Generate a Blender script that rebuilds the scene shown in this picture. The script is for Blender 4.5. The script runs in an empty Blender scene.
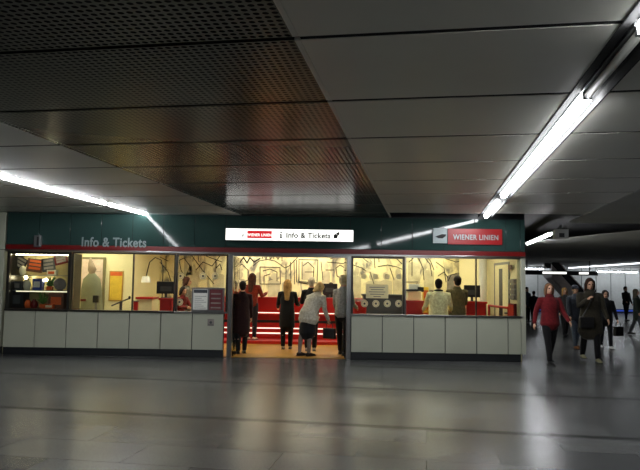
import bpy, bmesh, math, random
from mathutils import Vector, Matrix, Quaternion
random.seed(7)
PI = math.pi
sc = bpy.context.scene
COL = sc.collection
R_ = math.radians

# ------------------------------------------------------------------ camera
F = 640.0; PITCH = R_(4.46); ROLL = 0.0148; CAM_H = 1.6; DIST = 14.0
cam_d = bpy.data.cameras.new('camera'); cam_d.sensor_width = 36; cam_d.lens = 36 * F / 640; cam_d.clip_end = 300
cam = bpy.data.objects.new('camera', cam_d); COL.objects.link(cam)
Mrot = Matrix.Rotation(PI / 2 + PITCH, 4, 'X') @ Matrix.Rotation(ROLL, 4, 'Z')
cam.matrix_world = Matrix.Translation((0, -DIST, CAM_H)) @ Mrot
sc.camera = cam
CAMP = Vector((0, -DIST, CAM_H))
def ray(px, py): return Mrot.to_3x3() @ Vector(((px - 320) / F, (235 - py) / F, -1))
def at(px, py, Y):                       # point of the place seen at a pixel, on the vertical plane at depth Y
    d = ray(px, py); return CAMP + d * ((Y + DIST) / d.y)
def atz(px, py, Z=0.0):                  # ... on the horizontal plane at height Z
    d = ray(px, py); return CAMP + d * ((Z - CAM_H) / d.z)
A = R_(9.5)                              # the hall's grid is turned against the kiosk front
def uv2w(u, v): return Vector((u * math.cos(A) + v * math.sin(A), -DIST - u * math.sin(A) + v * math.cos(A)))
def w2uv(x, y):
    y += DIST; return (x * math.cos(A) - y * math.sin(A), x * math.sin(A) + y * math.cos(A))

# ------------------------------------------------------------------ materials
def srgb(r, g, b):
    f = lambda c: (c / 12.92 if c <= .04045 else ((c + .055) / 1.055) ** 2.4)
    return (f(r / 255), f(g / 255), f(b / 255), 1)
MATS = {}
def mat(name, col, rough=.5, metal=0.0, var=.12, scale=6.0, bump=0.0, spec=.5, coat=0.0, emit=0.0, emit_col=None, sheen=0.0):
    if name in MATS: return MATS[name]
    m = bpy.data.materials.new(name); m.use_nodes = True; nt = m.node_tree; b = nt.nodes['Principled BSDF']
    tc = nt.nodes.new('ShaderNodeTexCoord'); n = nt.nodes.new('ShaderNodeTexNoise')
    n.inputs['Scale'].default_value = scale; n.inputs['Detail'].default_value = 4
    nt.links.new(tc.outputs['Object'], n.inputs['Vector'])
    r = nt.nodes.new('ShaderNodeValToRGB')
    r.color_ramp.elements[0].position = .3; r.color_ramp.elements[1].position = .7
    r.color_ramp.elements[0].color = tuple(c * (1 - var) for c in col[:3]) + (1,)
    r.color_ramp.elements[1].color = tuple(min(1, c * (1 + var)) for c in col[:3]) + (1,)
    nt.links.new(n.outputs['Fac'], r.inputs['Fac']); nt.links.new(r.outputs['Color'], b.inputs['Base Color'])
    b.inputs['Roughness'].default_value = rough; b.inputs['Metallic'].default_value = metal
    b.inputs['Specular IOR Level'].default_value = spec; b.inputs['Coat Weight'].default_value = coat
    b.inputs['Sheen Weight'].default_value = sheen
    if bump:
        bp = nt.nodes.new('ShaderNodeBump'); bp.inputs['Strength'].default_value = bump; bp.inputs['Distance'].default_value = .02
        nt.links.new(n.outputs['Fac'], bp.inputs['Height']); nt.links.new(bp.outputs['Normal'], b.inputs['Normal'])
    if emit:
        b.inputs['Emission Color'].default_value = emit_col or col; b.inputs['Emission Strength'].default_value = emit
    MATS[name] = m; return m

def cloth(name, rgb): return mat('cloth_' + name, srgb(*rgb), .85, var=.25, scale=22, bump=.35, spec=.2, sheen=.1)

M = {}
M['ceil'] = mat('ceiling_panel_metal', srgb(214, 213, 202), .34, var=.04, scale=1.2, spec=.25)
M['ceil_far'] = mat('ceiling_far_paint', srgb(205, 206, 204), .85, var=.05, spec=.15, scale=.8)
M['channel'] = mat('channel_matt_paint', srgb(52, 52, 52), .9, spec=.05)
M['void'] = mat('ceiling_void', srgb(14, 14, 14), .9)
M['clad'] = mat('cladding_enamel', srgb(160, 162, 145), .4, var=.03, scale=2)
M['dark'] = mat('dark_plinth', srgb(20, 24, 27), .5)
M['teal'] = mat('teal_enamel', srgb(39, 58, 55), .055, var=.06, scale=1.5, spec=.2)
M['redband'] = mat('red_enamel', srgb(96, 10, 9), .35, var=.06)
M['alu'] = mat('brushed_aluminium', srgb(150, 150, 148), .28, 1.0, var=.08, scale=30)
M['frame'] = mat('dark_bronze_frame', srgb(58, 56, 52), .35, .7)
M['steel'] = mat('steel_grey', srgb(120, 122, 122), .35, .6)
M['black'] = mat('black_plastic', srgb(16, 16, 17), .4)
M['red'] = mat('red_laminate', srgb(176, 22, 13), .35, var=.06, scale=3)
M['brandred'] = mat('brand_red', srgb(134, 12, 15), .4, var=.04)
M['cream'] = mat('cream_paint', srgb(232, 223, 176), .7, var=.05, scale=1.5)
M['white'] = mat('white_paint', srgb(225, 225, 215), .5, var=.03)
M['paper'] = mat('paper', srgb(226, 220, 190), .7, var=.05)
M['wood'] = mat('counter_floor_wood', srgb(168, 124, 42), .35, var=.2, scale=3)
M['tube'] = mat('tube_lit', (1, 1, 1, 1), .4, emit=74, emit_col=(.95, .97, 1, 1))
M['tube_far'] = mat('tube_lit_far', (1, 1, 1, 1), .4, emit=34, emit_col=(.9, .95, 1, 1))
M['tube_thin'] = mat('tube_lit_thin', (1, 1, 1, 1), .4, emit=4, emit_col=(.9, .95, 1, 1))
M['warm'] = mat('warm_diffuser', (1, 1, 1, 1), .4, emit=19, emit_col=(1, .94, .70, 1))
M['caselow'] = mat('added_shelf_lamp_lit', (1, 1, 1, 1), .4, emit=1.3, emit_col=(1, .9, .6, 1))
M['caselit'] = mat('added_case_lamp_lit', (1, 1, 1, 1), .4, emit=16, emit_col=(1, .9, .6, 1))
M['spot'] = mat('warm_spot', (1, 1, 1, 1), .4, emit=60, emit_col=(1, .86, .55, 1))
M['signlit'] = mat('sign_lit_white', (1, 1, 1, 1), .4, emit=1.35, emit_col=(1, 1, .93, 1))
M['signred'] = mat('sign_lit_red', srgb(200, 20, 30), .4, emit=.8, emit_col=srgb(205, 30, 40))
M['striplit'] = mat('strip_lit', (1, 1, 1, 1), .4, emit=1.2, emit_col=(1, .85, .7, 1))
M['ink'] = mat('black_ink', srgb(18, 17, 16), .7)
M['greyink'] = mat('grey_print', srgb(128, 122, 116), .7, var=.35, scale=5)
M['darkgrey'] = mat('dark_grey', srgb(62, 64, 66), .5)
M['blue'] = mat('blue_print', srgb(40, 66, 140), .5)
M['orange'] = mat('orange_print', srgb(205, 90, 30), .5)
M['yellow'] = mat('yellow_print', srgb(222, 186, 60), .6, var=.12)
M['brown'] = mat('brown_box', srgb(92, 58, 40), .6)
M['green'] = mat('plant_green', srgb(70, 110, 40), .6)
M['letter'] = mat('letter_grey', srgb(140, 152, 152), .35)
M['rubber'] = mat('black_rubber', srgb(24, 24, 26), .5, var=.1)
M['farwall'] = mat('far_wall_panel', srgb(222, 224, 222), .45, var=.05)
M['bluelit'] = mat('blue_strip', srgb(60, 90, 190), .4, emit=.5, emit_col=srgb(60, 90, 210))

def floor_material():
    m = bpy.data.materials.new('stone_floor'); m.use_nodes = True; nt = m.node_tree; b = nt.nodes['Principled BSDF']; L = nt.links.new
    def N(t, **k):
        n = nt.nodes.new(t)
        for a, v in k.items(): setattr(n, a, v)
        return n
    def math_(op, a, b_=None):
        n = N('ShaderNodeMath', operation=op)
        for i, x in enumerate((a, b_)):
            if x is None: continue
            if isinstance(x, (int, float)): n.inputs[i].default_value = x
            else: L(x, n.inputs[i])
        return n.outputs[0]
    tc = N('ShaderNodeTexCoord'); sep = N('ShaderNodeSeparateXYZ'); L(tc.outputs['Object'], sep.inputs[0])
    u, v = sep.outputs['X'], sep.outputs['Y']
    br = N('ShaderNodeTexBrick', offset=0.5)
    br.inputs['Scale'].default_value = 1.0; br.inputs['Brick Width'].default_value = 1.345; br.inputs['Row Height'].default_value = .6725
    br.inputs['Mortar Size'].default_value = .004
    br.inputs['Color1'].default_value = srgb(56, 57, 57); br.inputs['Color2'].default_value = srgb(80, 81, 80); br.inputs['Mortar'].default_value = srgb(48, 48, 46)
    mp = N('ShaderNodeMapping'); mp.inputs['Location'].default_value = (0, -7.47 + .6725 * 12, 0); L(tc.outputs['Object'], mp.inputs[0]); L(mp.outputs[0], br.inputs['Vector'])
    n1 = N('ShaderNodeTexNoise'); n1.inputs['Scale'].default_value = 1.3; n1.inputs['Detail'].default_value = 6; L(tc.outputs['Object'], n1.inputs['Vector'])
    n2 = N('ShaderNodeTexNoise'); n2.inputs['Scale'].default_value = 60; n2.inputs['Detail'].default_value = 3; L(tc.outputs['Object'], n2.inputs['Vector'])
    f = math_('ADD', math_('MULTIPLY', n1.outputs['Fac'], .3), math_('MULTIPLY', n2.outputs['Fac'], .8)); f = math_('ADD', f, .4)
    band = math_('LESS_THAN', math_('ABSOLUTE', math_('SUBTRACT', math_('PINGPONG', math_('SUBTRACT', v, 7.47), 1.345), 0)), .075)
    dk = math_('SUBTRACT', 1, math_('MULTIPLY', band, .6))
    f = math_('MULTIPLY', f, dk)
    vm = N('ShaderNodeVectorMath', operation='SCALE'); L(br.outputs['Color'], vm.inputs[0]); L(f, vm.inputs['Scale'])
    L(vm.outputs[0], b.inputs['Base Color'])
    rg = math_('ADD', math_('MULTIPLY', n1.outputs['Fac'], .05), .23)
    sp = math_('MULTIPLY', math_('MULTIPLY', math_('SUBTRACT', 1, math_('MULTIPLY', band, .55)), math_('SUBTRACT', 1, math_('MULTIPLY', br.outputs['Fac'], .5))), math_('ADD', math_('MULTIPLY', n2.outputs['Fac'], .12), .03))
    L(sp, b.inputs['Specular IOR Level'])
    L(rg, b.inputs['Roughness'])
    return m
M['floor'] = floor_material()
def translucent(name, col):
    m = mat(name, col, .6, var=.04); nt = m.node_tree; b = nt.nodes['Principled BSDF']
    tl = nt.nodes.new('ShaderNodeBsdfTranslucent'); tl.inputs[0].default_value = col; mx = nt.nodes.new('ShaderNodeMixShader'); mx.inputs[0].default_value = .6
    nt.links.new(b.outputs[0], mx.inputs[1]); nt.links.new(tl.outputs[0], mx.inputs[2]); nt.links.new(mx.outputs[0], nt.nodes['Material Output'].inputs['Surface']); return m
M['film'] = translucent('translucent_paper', srgb(236, 230, 196))

def perforated_material():
    m = bpy.data.materials.new('perforated_panel_metal'); m.use_nodes = True; nt = m.node_tree; b = nt.nodes['Principled BSDF']; L = nt.links.new
    b.inputs['Base Color'].default_value = srgb(122, 121, 112); b.inputs['Roughness'].default_value = .2; b.inputs['Metallic'].default_value = .2; b.inputs['Specular IOR Level'].default_value = .45
    out = nt.nodes['Material Output']
    tc = nt.nodes.new('ShaderNodeTexCoord')
    P, RAD, MARGIN = .0538, .0208, .027
    def mth(op, a, b_):
        n = nt.nodes.new('ShaderNodeMath'); n.operation = op
        for k, x in enumerate((a, b_)):
            if x is None: continue
            if isinstance(x, (int, float)): n.inputs[k].default_value = x
            else: L(x, n.inputs[k])
        return n.outputs[0]
    sp = nt.nodes.new('ShaderNodeSeparateXYZ'); L(tc.outputs['Object'], sp.inputs[0])
    fu = mth('MULTIPLY', mth('SUBTRACT', mth('FRACT', mth('DIVIDE', mth('SUBTRACT', -.806, sp.outputs['X']), P), None), .5), P)
    vv = mth('SUBTRACT', mth('MULTIPLY', mth('FRACT', mth('DIVIDE', mth('SUBTRACT', sp.outputs['Y'], 3.73 - 1.345 * 8), 1.345), None), 1.345), MARGIN)
    fv = mth('MULTIPLY', mth('SUBTRACT', mth('FRACT', mth('DIVIDE', vv, P), None), .5), P)
    d2 = mth('SQRT', mth('ADD', mth('MULTIPLY', fu, fu), mth('MULTIPLY', fv, fv)), None)
    inside = mth('MULTIPLY', mth('GREATER_THAN', vv, 0), mth('LESS_THAN', vv, P * 24))
    class _H: outputs = [mth('MULTIPLY', mth('LESS_THAN', d2, RAD), inside)]
    lt = _H
    tr = nt.nodes.new('ShaderNodeBsdfTransparent'); mx = nt.nodes.new('ShaderNodeMixShader')
    L(lt.outputs[0], mx.inputs[0]); L(b.outputs[0], mx.inputs[1]); L(tr.outputs[0], mx.inputs[2]); L(mx.outputs[0], out.inputs['Surface'])
    return m
M['perf'] = perforated_material()

def glass_material():
    m = bpy.data.materials.new('window_glass'); m.use_nodes = True; nt = m.node_tree; L = nt.links.new
    nt.nodes.remove(nt.nodes['Principled BSDF']); out = nt.nodes['Material Output']
    tr = nt.nodes.new('ShaderNodeBsdfTransparent'); tr.inputs[0].default_value = (.93, .95, .93, 1)
    gl = nt.nodes.new('ShaderNodeBsdfGlossy'); gl.inputs['Roughness'].default_value = .02
    fr = nt.nodes.new('ShaderNodeFresnel'); fr.inputs['IOR'].default_value = 1.5
    mx = nt.nodes.new('ShaderNodeMixShader'); L(fr.outputs[0], mx.inputs[0]); L(tr.outputs[0], mx.inputs[1]); L(gl.outputs[0], mx.inputs[2]); L(mx.outputs[0], out.inputs['Surface'])
    return m
M['glass'] = glass_material()

def mural_material():
    m = bpy.data.materials.new('mural_print'); m.use_nodes = True; nt = m.node_tree; b = nt.nodes['Principled BSDF']; L = nt.links.new
    tc = nt.nodes.new('ShaderNodeTexCoord'); mp = nt.nodes.new('ShaderNodeMapping'); mp.inputs['Scale'].default_value = (1.1, 1, .55); mp.inputs['Rotation'].default_value = (0, .5, 0)
    L(tc.outputs['Object'], mp.inputs[0])
    n = nt.nodes.new('ShaderNodeTexNoise'); n.inputs['Scale'].default_value = 2.0; n.inputs['Detail'].default_value = 6; n.inputs['Distortion'].default_value = 1.8; L(mp.outputs[0], n.inputs['Vector'])
    r = nt.nodes.new('ShaderNodeValToRGB'); e = r.color_ramp.elements
    e[0].position = .34; e[0].color = srgb(122, 118, 108); e[1].position = .51; e[1].color = srgb(240, 230, 180)
    k = e.new(.44); k.color = srgb(206, 197, 160)
    L(n.outputs['Fac'], r.inputs['Fac']); L(r.outputs['Color'], b.inputs['Base Color']); b.inputs['Roughness'].default_value = .6
    return m
M['mural'] = mural_material()

# ------------------------------------------------------------------ mesh helpers
ORIGIN = {}
def bx(bm, x0, x1, y0, y1, z0, z1):
    vs = [bm.verts.new((x, y, z)) for z in (z0, z1) for y in (y0, y1) for x in (x0, x1)]
    for f in ((0, 2, 3, 1), (4, 5, 7, 6), (0, 1, 5, 4), (2, 6, 7, 3), (0, 4, 6, 2), (1, 3, 7, 5)): bm.faces.new([vs[i] for i in f])
    return vs
def box(*a, bevel=0.0):
    bm = bmesh.new(); bx(bm, *a)
    if bevel: bmesh.ops.bevel(bm, geom=bm.edges[:], offset=bevel, segments=2, affect='EDGES', profile=.6)
    return bm
def prism(bm, poly, z0, z1):
    lo = [bm.verts.new((p[0], p[1], z0)) for p in poly]; hi = [bm.verts.new((p[0], p[1], z1)) for p in poly]
    n = len(poly); bm.faces.new(lo[::-1]); bm.faces.new(hi)
    for i in range(n): bm.faces.new((lo[i], lo[(i + 1) % n], hi[(i + 1) % n], hi[i]))
def plate(bm, poly, y0, y1):             # outline in x,z given a thickness in y
    a = [bm.verts.new((p[0], y0, p[1])) for p in poly]; b = [bm.verts.new((p[0], y1, p[1])) for p in poly]
    n = len(poly); bm.faces.new(a); bm.faces.new(b[::-1])
    for i in range(n): bm.faces.new((a[(i + 1) % n], a[i], b[i], b[(i + 1) % n]))
def tube(bm, pts, rad, seg=10, ref=None, caps=True):
    """closed tube through pts; rad is a list of r or (r_ref, r_other); ends are rounded"""
    pts = [Vector(p) for p in pts]; rad = [(r, r) if isinstance(r, (int, float)) else r for r in rad]
    n = len(pts); rings = []; ref = Vector(ref) if ref else None
    tang = [(pts[min(i + 1, n - 1)] - pts[max(i - 1, 0)]).normalized() for i in range(n)]
    a = None; P = []; 
    for i in range(n):
        t = tang[i]
        r0 = ref if ref else (a if a else (Vector((1, 0, 0)) if abs(t.x) < .8 else Vector((0, 1, 0))))
        a = (r0 - t * r0.dot(t)).normalized(); b = t.cross(a); P.append((pts[i], a, b, rad[i], t))
    full = []
    if caps:
        p, a_, b_, r, t = P[0]; m = min(r)
        for k in (.97, .7, .35): full.append((p - t * m * math.sin(math.acos(1 - k)) * .9, a_, b_, (r[0] * (1 - k), r[1] * (1 - k))))
    full += [(p, a_, b_, r) for p, a_, b_, r, t in P]
    if caps:
        p, a_, b_, r, t = P[-1]; m = min(r)
        for k in (.35, .7, .97): full.append((p + t * m * math.sin(math.acos(1 - k)) * .9, a_, b_, (r[0] * (1 - k), r[1] * (1 - k))))
    for p, a_, b_, r in full:
        rings.append([bm.verts.new(p + a_ * r[0] * math.cos(2 * PI * j / seg) + b_ * r[1] * math.sin(2 * PI * j / seg)) for j in range(seg)])
    for i in range(len(rings) - 1):
        for j in range(seg): bm.faces.new((rings[i][j], rings[i][(j + 1) % seg], rings[i + 1][(j + 1) % seg], rings[i + 1][j]))
    bm.faces.new(rings[0][::-1]); bm.faces.new(rings[-1])
def cyl(bm, p0, p1, r, seg=16): tube(bm, [p0, p1], [r, r], seg, caps=False)
def ell(bm, c, r, rot=None, seg=14):
    mt = Matrix.Translation(c) @ (rot.to_4x4() if rot else Matrix.Identity(4)) @ Matrix.Diagonal((r[0], r[1], r[2], 1))
    bmesh.ops.create_uvsphere(bm, u_segments=seg, v_segments=max(6, seg * 2 // 3), radius=1, matrix=mt)
def new(fn, *a, **k):
    bm = bmesh.new(); fn(bm, *a, **k); return bm
def obj(name, bm, m, parent=None, smooth=False, local=False):
    bmesh.ops.recalc_face_normals(bm, faces=bm.faces[:])
    if parent is not None and not local:
        bmesh.ops.translate(bm, verts=bm.verts[:], vec=-ORIGIN.get(parent.name, Vector((0, 0, 0))))
    me = bpy.data.meshes.new(name); bm.to_mesh(me); bm.free()
    if m: me.materials.append(m)
    if smooth:
        for p in me.polygons: p.use_smooth = True
    o = bpy.data.objects.new(name, me); COL.objects.link(o)
    if parent is not None:
        o.parent = parent; ORIGIN[o.name] = ORIGIN.get(parent.name, Vector((0, 0, 0)))
    else: ORIGIN[o.name] = Vector((0, 0, 0))
    return o
def tag(o, label, cat, group=None, kind=None):
    o['label'] = label; o['category'] = cat
    if group: o['group'] = group
    if kind: o['kind'] = kind
    return o
def empty(name, label, cat, loc=(0, 0, 0), group=None, kind=None, rz=0.0):
    o = bpy.data.objects.new(name, None); COL.objects.link(o); o.location = loc; o.rotation_euler = (0, 0, rz); o.empty_display_size = .1
    ORIGIN[o.name] = Vector(loc); return tag(o, label, cat, group, kind)
def text(name, s, x, z, y, size, m, parent, sx=1.0, bold=0.0, align='LEFT', space=1.08):
    c = bpy.data.curves.new(name, 'FONT'); c.body = s; c.size = size; c.extrude = .004; c.offset = bold; c.space_character = space; c.align_x = align; c.align_y = 'BOTTOM_BASELINE'
    c.materials.append(m); o = bpy.data.objects.new(name, c); COL.objects.link(o)
    o.rotation_euler = (PI / 2, 0, 0); o.scale = (sx, 1, 1); o.parent = parent
    dg = bpy.context.evaluated_depsgraph_get(); me = bpy.data.meshes.new_from_object(o.evaluated_get(dg)); bpy.data.objects.remove(o)
    o = bpy.data.objects.new(name, me); COL.objects.link(o); o.parent = parent; ORIGIN[o.name] = ORIGIN[parent.name]
    me.transform(Matrix.Translation(Vector((x, y, z)) - ORIGIN[parent.name]) @ Matrix.Rotation(PI / 2, 4, 'X') @ Matrix.Diagonal((sx, 1, 1, 1))); return o
def S(name, bm, m, label, cat, parent=None, **k): return tag(obj(name, bm, m, parent, **k), label, cat, kind='structure')
def px_rect(x0, y0, x1, y1, Y):          # x0, x1, z0, z1 of a pixel box at depth Y
    a = at(x0, y1, Y); b = at(x1, y0, Y); c = at(x0, y0, Y); d = at(x1, y1, Y)
    return (a.x + c.x) / 2, (b.x + d.x) / 2, (a.z + d.z) / 2, (b.z + c.z) / 2

# ------------------------------------------------------------------ hall: floor and ceiling
HC = 3.1
bm = new(bx, -30, 45, -8, 62, -.1, 0)
fl = bpy.data.objects.new('floor', bpy.data.meshes.new('floor')); bmesh.ops.recalc_face_normals(bm, faces=bm.faces[:]); bm.to_mesh(fl.data); bm.free()
fl.data.materials.append(M['floor']); COL.objects.link(fl); fl.location = (0, -DIST, 0); fl.rotation_euler = (0, 0, -A)
tag(fl, 'polished grey stone slab floor with dark cross bands', 'floor', kind='structure')

def clip(poly, a, b, c):                 # keep a*x + b*y <= c
    out = []
    for i in range(len(poly)):
        p, q = poly[i], poly[(i + 1) % len(poly)]; dp = a * p[0] + b * p[1] - c; dq = a * q[0] + b * q[1] - c
        if dp <= 0: out.append(p)
        if dp * dq < 0:
            t = dp / (dp - dq); out.append((p[0] + (q[0] - p[0]) * t, p[1] + (q[1] - p[1]) * t))
    return out
def clipY(poly, Y): return clip(poly, -math.sin(A), math.cos(A), Y + DIST)     # in u,v
ce = empty('ceiling', 'low hall ceiling of grey metal panels with a perforated strip', 'ceiling', (0, -DIST, 0), kind='structure', rz=-A)
vs = [3.73 + 1.345 * k for k in range(-6, 9)]
GAP = .007
for k in range(len(vs) - 1):
    v0, v1 = vs[k] + GAP, vs[k + 1] - GAP
    for (u0, u1, mm, lim) in ((-10.5, -6.26, M['ceil'], -.02), (-5.94, -4.02, M['ceil'], -.02), (-4.01, -.77, M['perf'], -.02), (-.768, 1.085, M['ceil'], -.95), (1.375, 3.15, M['ceil'], -1.1)):
        if mm is M['ceil']: v0, v1 = vs[k] + .028, vs[k + 1] - .028
        q = clipY([(u0, v0), (u1, v0), (u1, v1), (u0, v1)], lim)
        if len(q) < 3: continue
        if mm is M['perf']:
            a = clip(q, 1, 0, -.806); b = clip(q, -1, 0, .806)     # perforated field, then its plain right border
            b2 = bmesh.new(); prism(b2, a, HC, HC + .004); obj('perforated_panel', b2, mm, ce, local=True)
            b2 = bmesh.new(); prism(b2, b, HC, HC + .02); obj('panel_border', b2, M['ceil'], ce, local=True)
        else:
            b2 = bmesh.new(); prism(b2, q, HC, HC + .03); obj('ceiling_panel', b2, mm, ce, local=True)
for u0, u1, lim in ((-10.5, -6.262, -.02), (-5.938, -4.02, -.02), (-.766, 1.083, -.95), (1.377, 3.15, -1.1)):
    b2 = bmesh.new(); prism(b2, clipY([(u0, vs[0]), (u1, vs[0]), (u1, vs[-1]), (u0, vs[-1])], lim), HC + .005, HC + .029); obj('joint_backing', b2, M['void'], ce, local=True)
# ceiling strip carrying the lamp row, smooth ceiling of the passage, void above
b2 = bmesh.new(); prism(b2, clipY([(1.1, -4.3), (1.365, -4.3), (1.365, 16), (1.1, 16)], -.3), HC + .07, HC + .09); obj('lamp_channel', b2, M['channel'], ce, local=True)
b2 = bmesh.new(); prism(b2, clipY([(-6.25, -2), (-5.95, -2), (-5.95, 16), (-6.25, 16)], -.05), HC + .07, HC + .09); obj('lamp_channel', b2, M['channel'], ce, local=True)
for ua in (1.086, 1.366, -6.259, -5.95):
    b2 = bmesh.new(); prism(b2, clipY([(ua, -4.3), (ua + .009, -4.3), (ua + .009, 16), (ua, 16)], -.3), HC - .002, HC + .09); obj('shield_lip', b2, M['channel'], ce, local=True)  # dark lips added to screen the tube-lit panel edges
b2 = bmesh.new(); prism(b2, clipY([(3.16, -4.3), (16, -4.3), (16, 22), (3.16, 22)], .5), HC, HC + .004); obj('smooth_panel', b2, M['ceil_far'], ce, local=True)
pts = [atz(527, 241, HC), atz(640, 229.5, HC)]
poly = [w2uv(p.x, p.y) for p in pts] + [w2uv(34, 2.0), w2uv(34, 40), w2uv(4.9, 40)]
b2 = bmesh.new(); prism(b2, poly, HC - .02, HC - .017); obj('passage_panel', b2, M['ceil_far'], ce, local=True)
b2 = bmesh.new(); bx(b2, -16, 45, -5, 60, HC + .35, HC + .45); obj('soffit', b2, M['void'], ce, local=True)

# lamp rows
def lamp(u, v0, v1, z, label, w=.05, group='fluorescent lamp row', m=None, lit=True, drop=.0):
    c = uv2w(u, (v0 + v1) / 2); L = (v1 - v0) / 2
    t = empty('fluorescent_lamp', label, 'lamp', (c.x, c.y, z), group, rz=-A)
    obj('housing', box(-.045, .045, -L, L, .03, .07, bevel=.004), M['steel'], t, local=True)
    if lit:
        b = bmesh.new(); tube(b, [(0, -L, 0), (0, L, 0)], [w, w], 14); obj('tube', b, m or M['tube'], t, True, local=True)
    else:
        b = bmesh.new(); tube(b, [(0, -L + .03, 0), (0, L - .03, 0)], [.03, .03], 12); obj('tube', b, M['white'], t, True, local=True)
    for s in (-1, 1):
        obj('end_cap', box(-.035, .035, s * L - .02, s * L + .02, -.03, .03, bevel=.006), M['steel'], t, local=True)
zL = HC + .02
ph = [None]
lamp(1.25, -2.2, .9, zL, 'lit ceiling fluorescent lamp out of view behind the viewer')
lamp(1.25, 1.1, 3.86, zL, 'lit fluorescent lamp cut off by the top right corner of the photo')
lamp(1.25, 3.92, 5.24, zL, 'unlit fluorescent lamp between two lit lamps near the top right corner', lit=False)
lamp(1.25, 5.3, 8.04, zL, 'long lit ceiling lamp just beyond the dark unlit one')
lamp(1.25, 8.06, 10.85, zL, 'lit ceiling lamp in the middle of the right-hand row')
lamp(1.25, 11.75, 13.95, zL, 'last lit ceiling lamp of the row, above the red wall sign')
for i, (a, b, lb) in enumerate(((-1.6, 3.4, 'behind the viewer'), (3.5, 7.0, 'left of the picture'), (7.05, 11.4, 'at the left edge of the photo'), (11.45, 13.95, 'ending above the grey lettering on the teal band'))):
    lamp(-6.1, a, b, HC, 'lit fluorescent lamp of the left row, ' + lb, w=.03)
lamp(3.2, 17.4, 21.4, HC - .08, 'lit fluorescent lamp over the passage just right of the kiosk corner', w=.036)
# bracket and loudspeaker box at the near end of that lamp
p = at(560.5, 228.5, 1.5); t = empty('ceiling_speaker', 'grey box hanging under the ceiling at the near end of the passage lamp', 'speaker', (p.x, p.y, 2.9), rz=-A)
obj('cabinet', box(-.16, .16, -.14, .14, -.1, .13, bevel=.015), M['ceil_far'], t, local=True)
obj('grille', box(-.06, .06, -.152, -.14, -.07, .03, bevel=.004), M['darkgrey'], t, local=True)
obj('bracket', box(-.03, .03, -.03, .03, .13, .23), M['steel'], t, local=True)

# ------------------------------------------------------------------ kiosk shell
XL, XD0, XD1, XR = -6.87, -1.90, .60, 4.40
PT = .682                                 # panel pitch
KT, SILL, B0, B1 = .165, .955, 2.285, 2.385
def seams(a, b): return a, b
def wing(name, xs, label):
    w = empty(name, label, 'wall', (xs[0], 0, 0), kind='structure')
    obj('core', box(xs[0], xs[-1], .03, .12, .02, SILL - .005), M['dark'], w)
    for a, b in zip(xs, xs[1:]): obj('cladding_panel', box(a + .009, b - .009, -.005, .03, KT, SILL - .012, bevel=.004), M['clad'], w)
    obj('kick_plate', box(xs[0], xs[-1], .06, .1, 0, KT), M['dark'], w)
    return w
xsL = [-2.065 - PT * k for k in range(7, -1, -1)]
xsR = [.70 + PT * k for k in range(6)] + [4.395]
wl = wing('wall_left', xsL, 'grey enamel parapet panels under the left kiosk windows')
wr = wing('wall_right', xsR, 'grey enamel parapet panels under the right kiosk windows')
obj('corner_post', box(4.40, 4.50, -.01, .1, KT, 2.3, bevel=.01), M['clad'], wr)
# plain panelled wall left of the kiosk
w = empty('wall_side', 'plain grey panelled wall at the left edge', 'wall', (-9, 0, 0), kind='structure')
obj('wall_panel', box(-12, XL - .03, -.01, .15, KT, 2.27, bevel=.004), M['clad'], w)
obj('wall_panel', box(-12, XL - .03, -.01, .15, 2.285, HC - .005, bevel=.004), M['clad'], w)
obj('kick_plate', box(-12, XL - .03, .03, .14, 0, KT), M['dark'], w)
# teal fascia and red band
fa = empty('trim_1', 'dark teal enamel fascia panels above the kiosk windows', 'fascia', (0, 0, B1), kind='structure')
obj('fascia_core', box(XL, 4.5, .03, .14, 2.25, HC + .3), M['dark'], fa)
x = -2.065 - PT * 7; xf = []
while x < 4.3: xf.append(x); x += PT
xf = [XL] + xf[1:] + [4.39, 4.50] if xf[-1] < 4.2 else [XL] + xf[1:-1] + [4.10, 4.39, 4.50]
for a, b in zip(xf, xf[1:]): obj('fascia_panel', box(a + .006, b - .006, -.005, .03, B1 + .004, HC - .012, bevel=.003), M['teal'], fa)
rb = obj('trim_2', box(XL, 4.5, -.012, .03, B0, B1, bevel=.004), M['redband']); tag(rb, 'thin red band running above the kiosk windows', 'trim', kind='structure')
tag(obj('trim_3', box(XL, 4.5, -.03, .1, 2.245, B0 - .002, bevel=.006), M['alu']), 'shiny aluminium rail under the red band', 'trim', kind='structure')
# windows
def window(name, x0, x1, label, fr, mull=(), sill_m='alu', top=2.24, w=.035):
    t = empty(name, label, 'window', ((x0 + x1) / 2, 0, SILL), kind='structure')
    b = bmesh.new(); bx(b, x0, x0 + w, .0, .1, SILL + .03, top); bx(b, x1 - w, x1, .0, .1, SILL + .03, top); bx(b, x0 + w, x1 - w, .0, .1, top - w, top)
    obj('window_frame', b, fr, t)
    edges = [x0 + w] + list(mull) + [x1 - w]
    for a, c in zip(edges, edges[1:]): obj('pane', box(a + .004, c - .004, .05, .058, SILL + .03, top - w), M['glass'], t)
    for mx in mull: obj('mullion', box(mx - .012, mx + .012, .02, .09, SILL + .03, top - w), M['frame'], t)
    obj('sill', box(x0, x1, -.03, .14, SILL - .01, SILL + .03, bevel=.006), M[sill_m], t); return t
def xat(px, py=285, Y=.05): return at(px, py, Y).x
window('window_1', xat(7), xat(71), 'window of the lit display case at the left end', M['frame'], sill_m='frame', w=.06)
window('window_2', xat(72), xat(175.5), 'wide window left of the notice board', M['frame'], sill_m='frame', mull=(xat(133),), w=.03)
window('window_3', xat(176), xat(228), 'narrow window with the notice board left of the entrance', M['frame'], w=.04)
window('window_4', xat(351), xat(404.5), 'narrow window with round stickers right of the entrance', M['frame'], w=.045)
window('window_5', xat(405), xat(522), 'wide window at the right end of the kiosk', M['alu'], mull=(xat(476),), w=.02)
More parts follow.
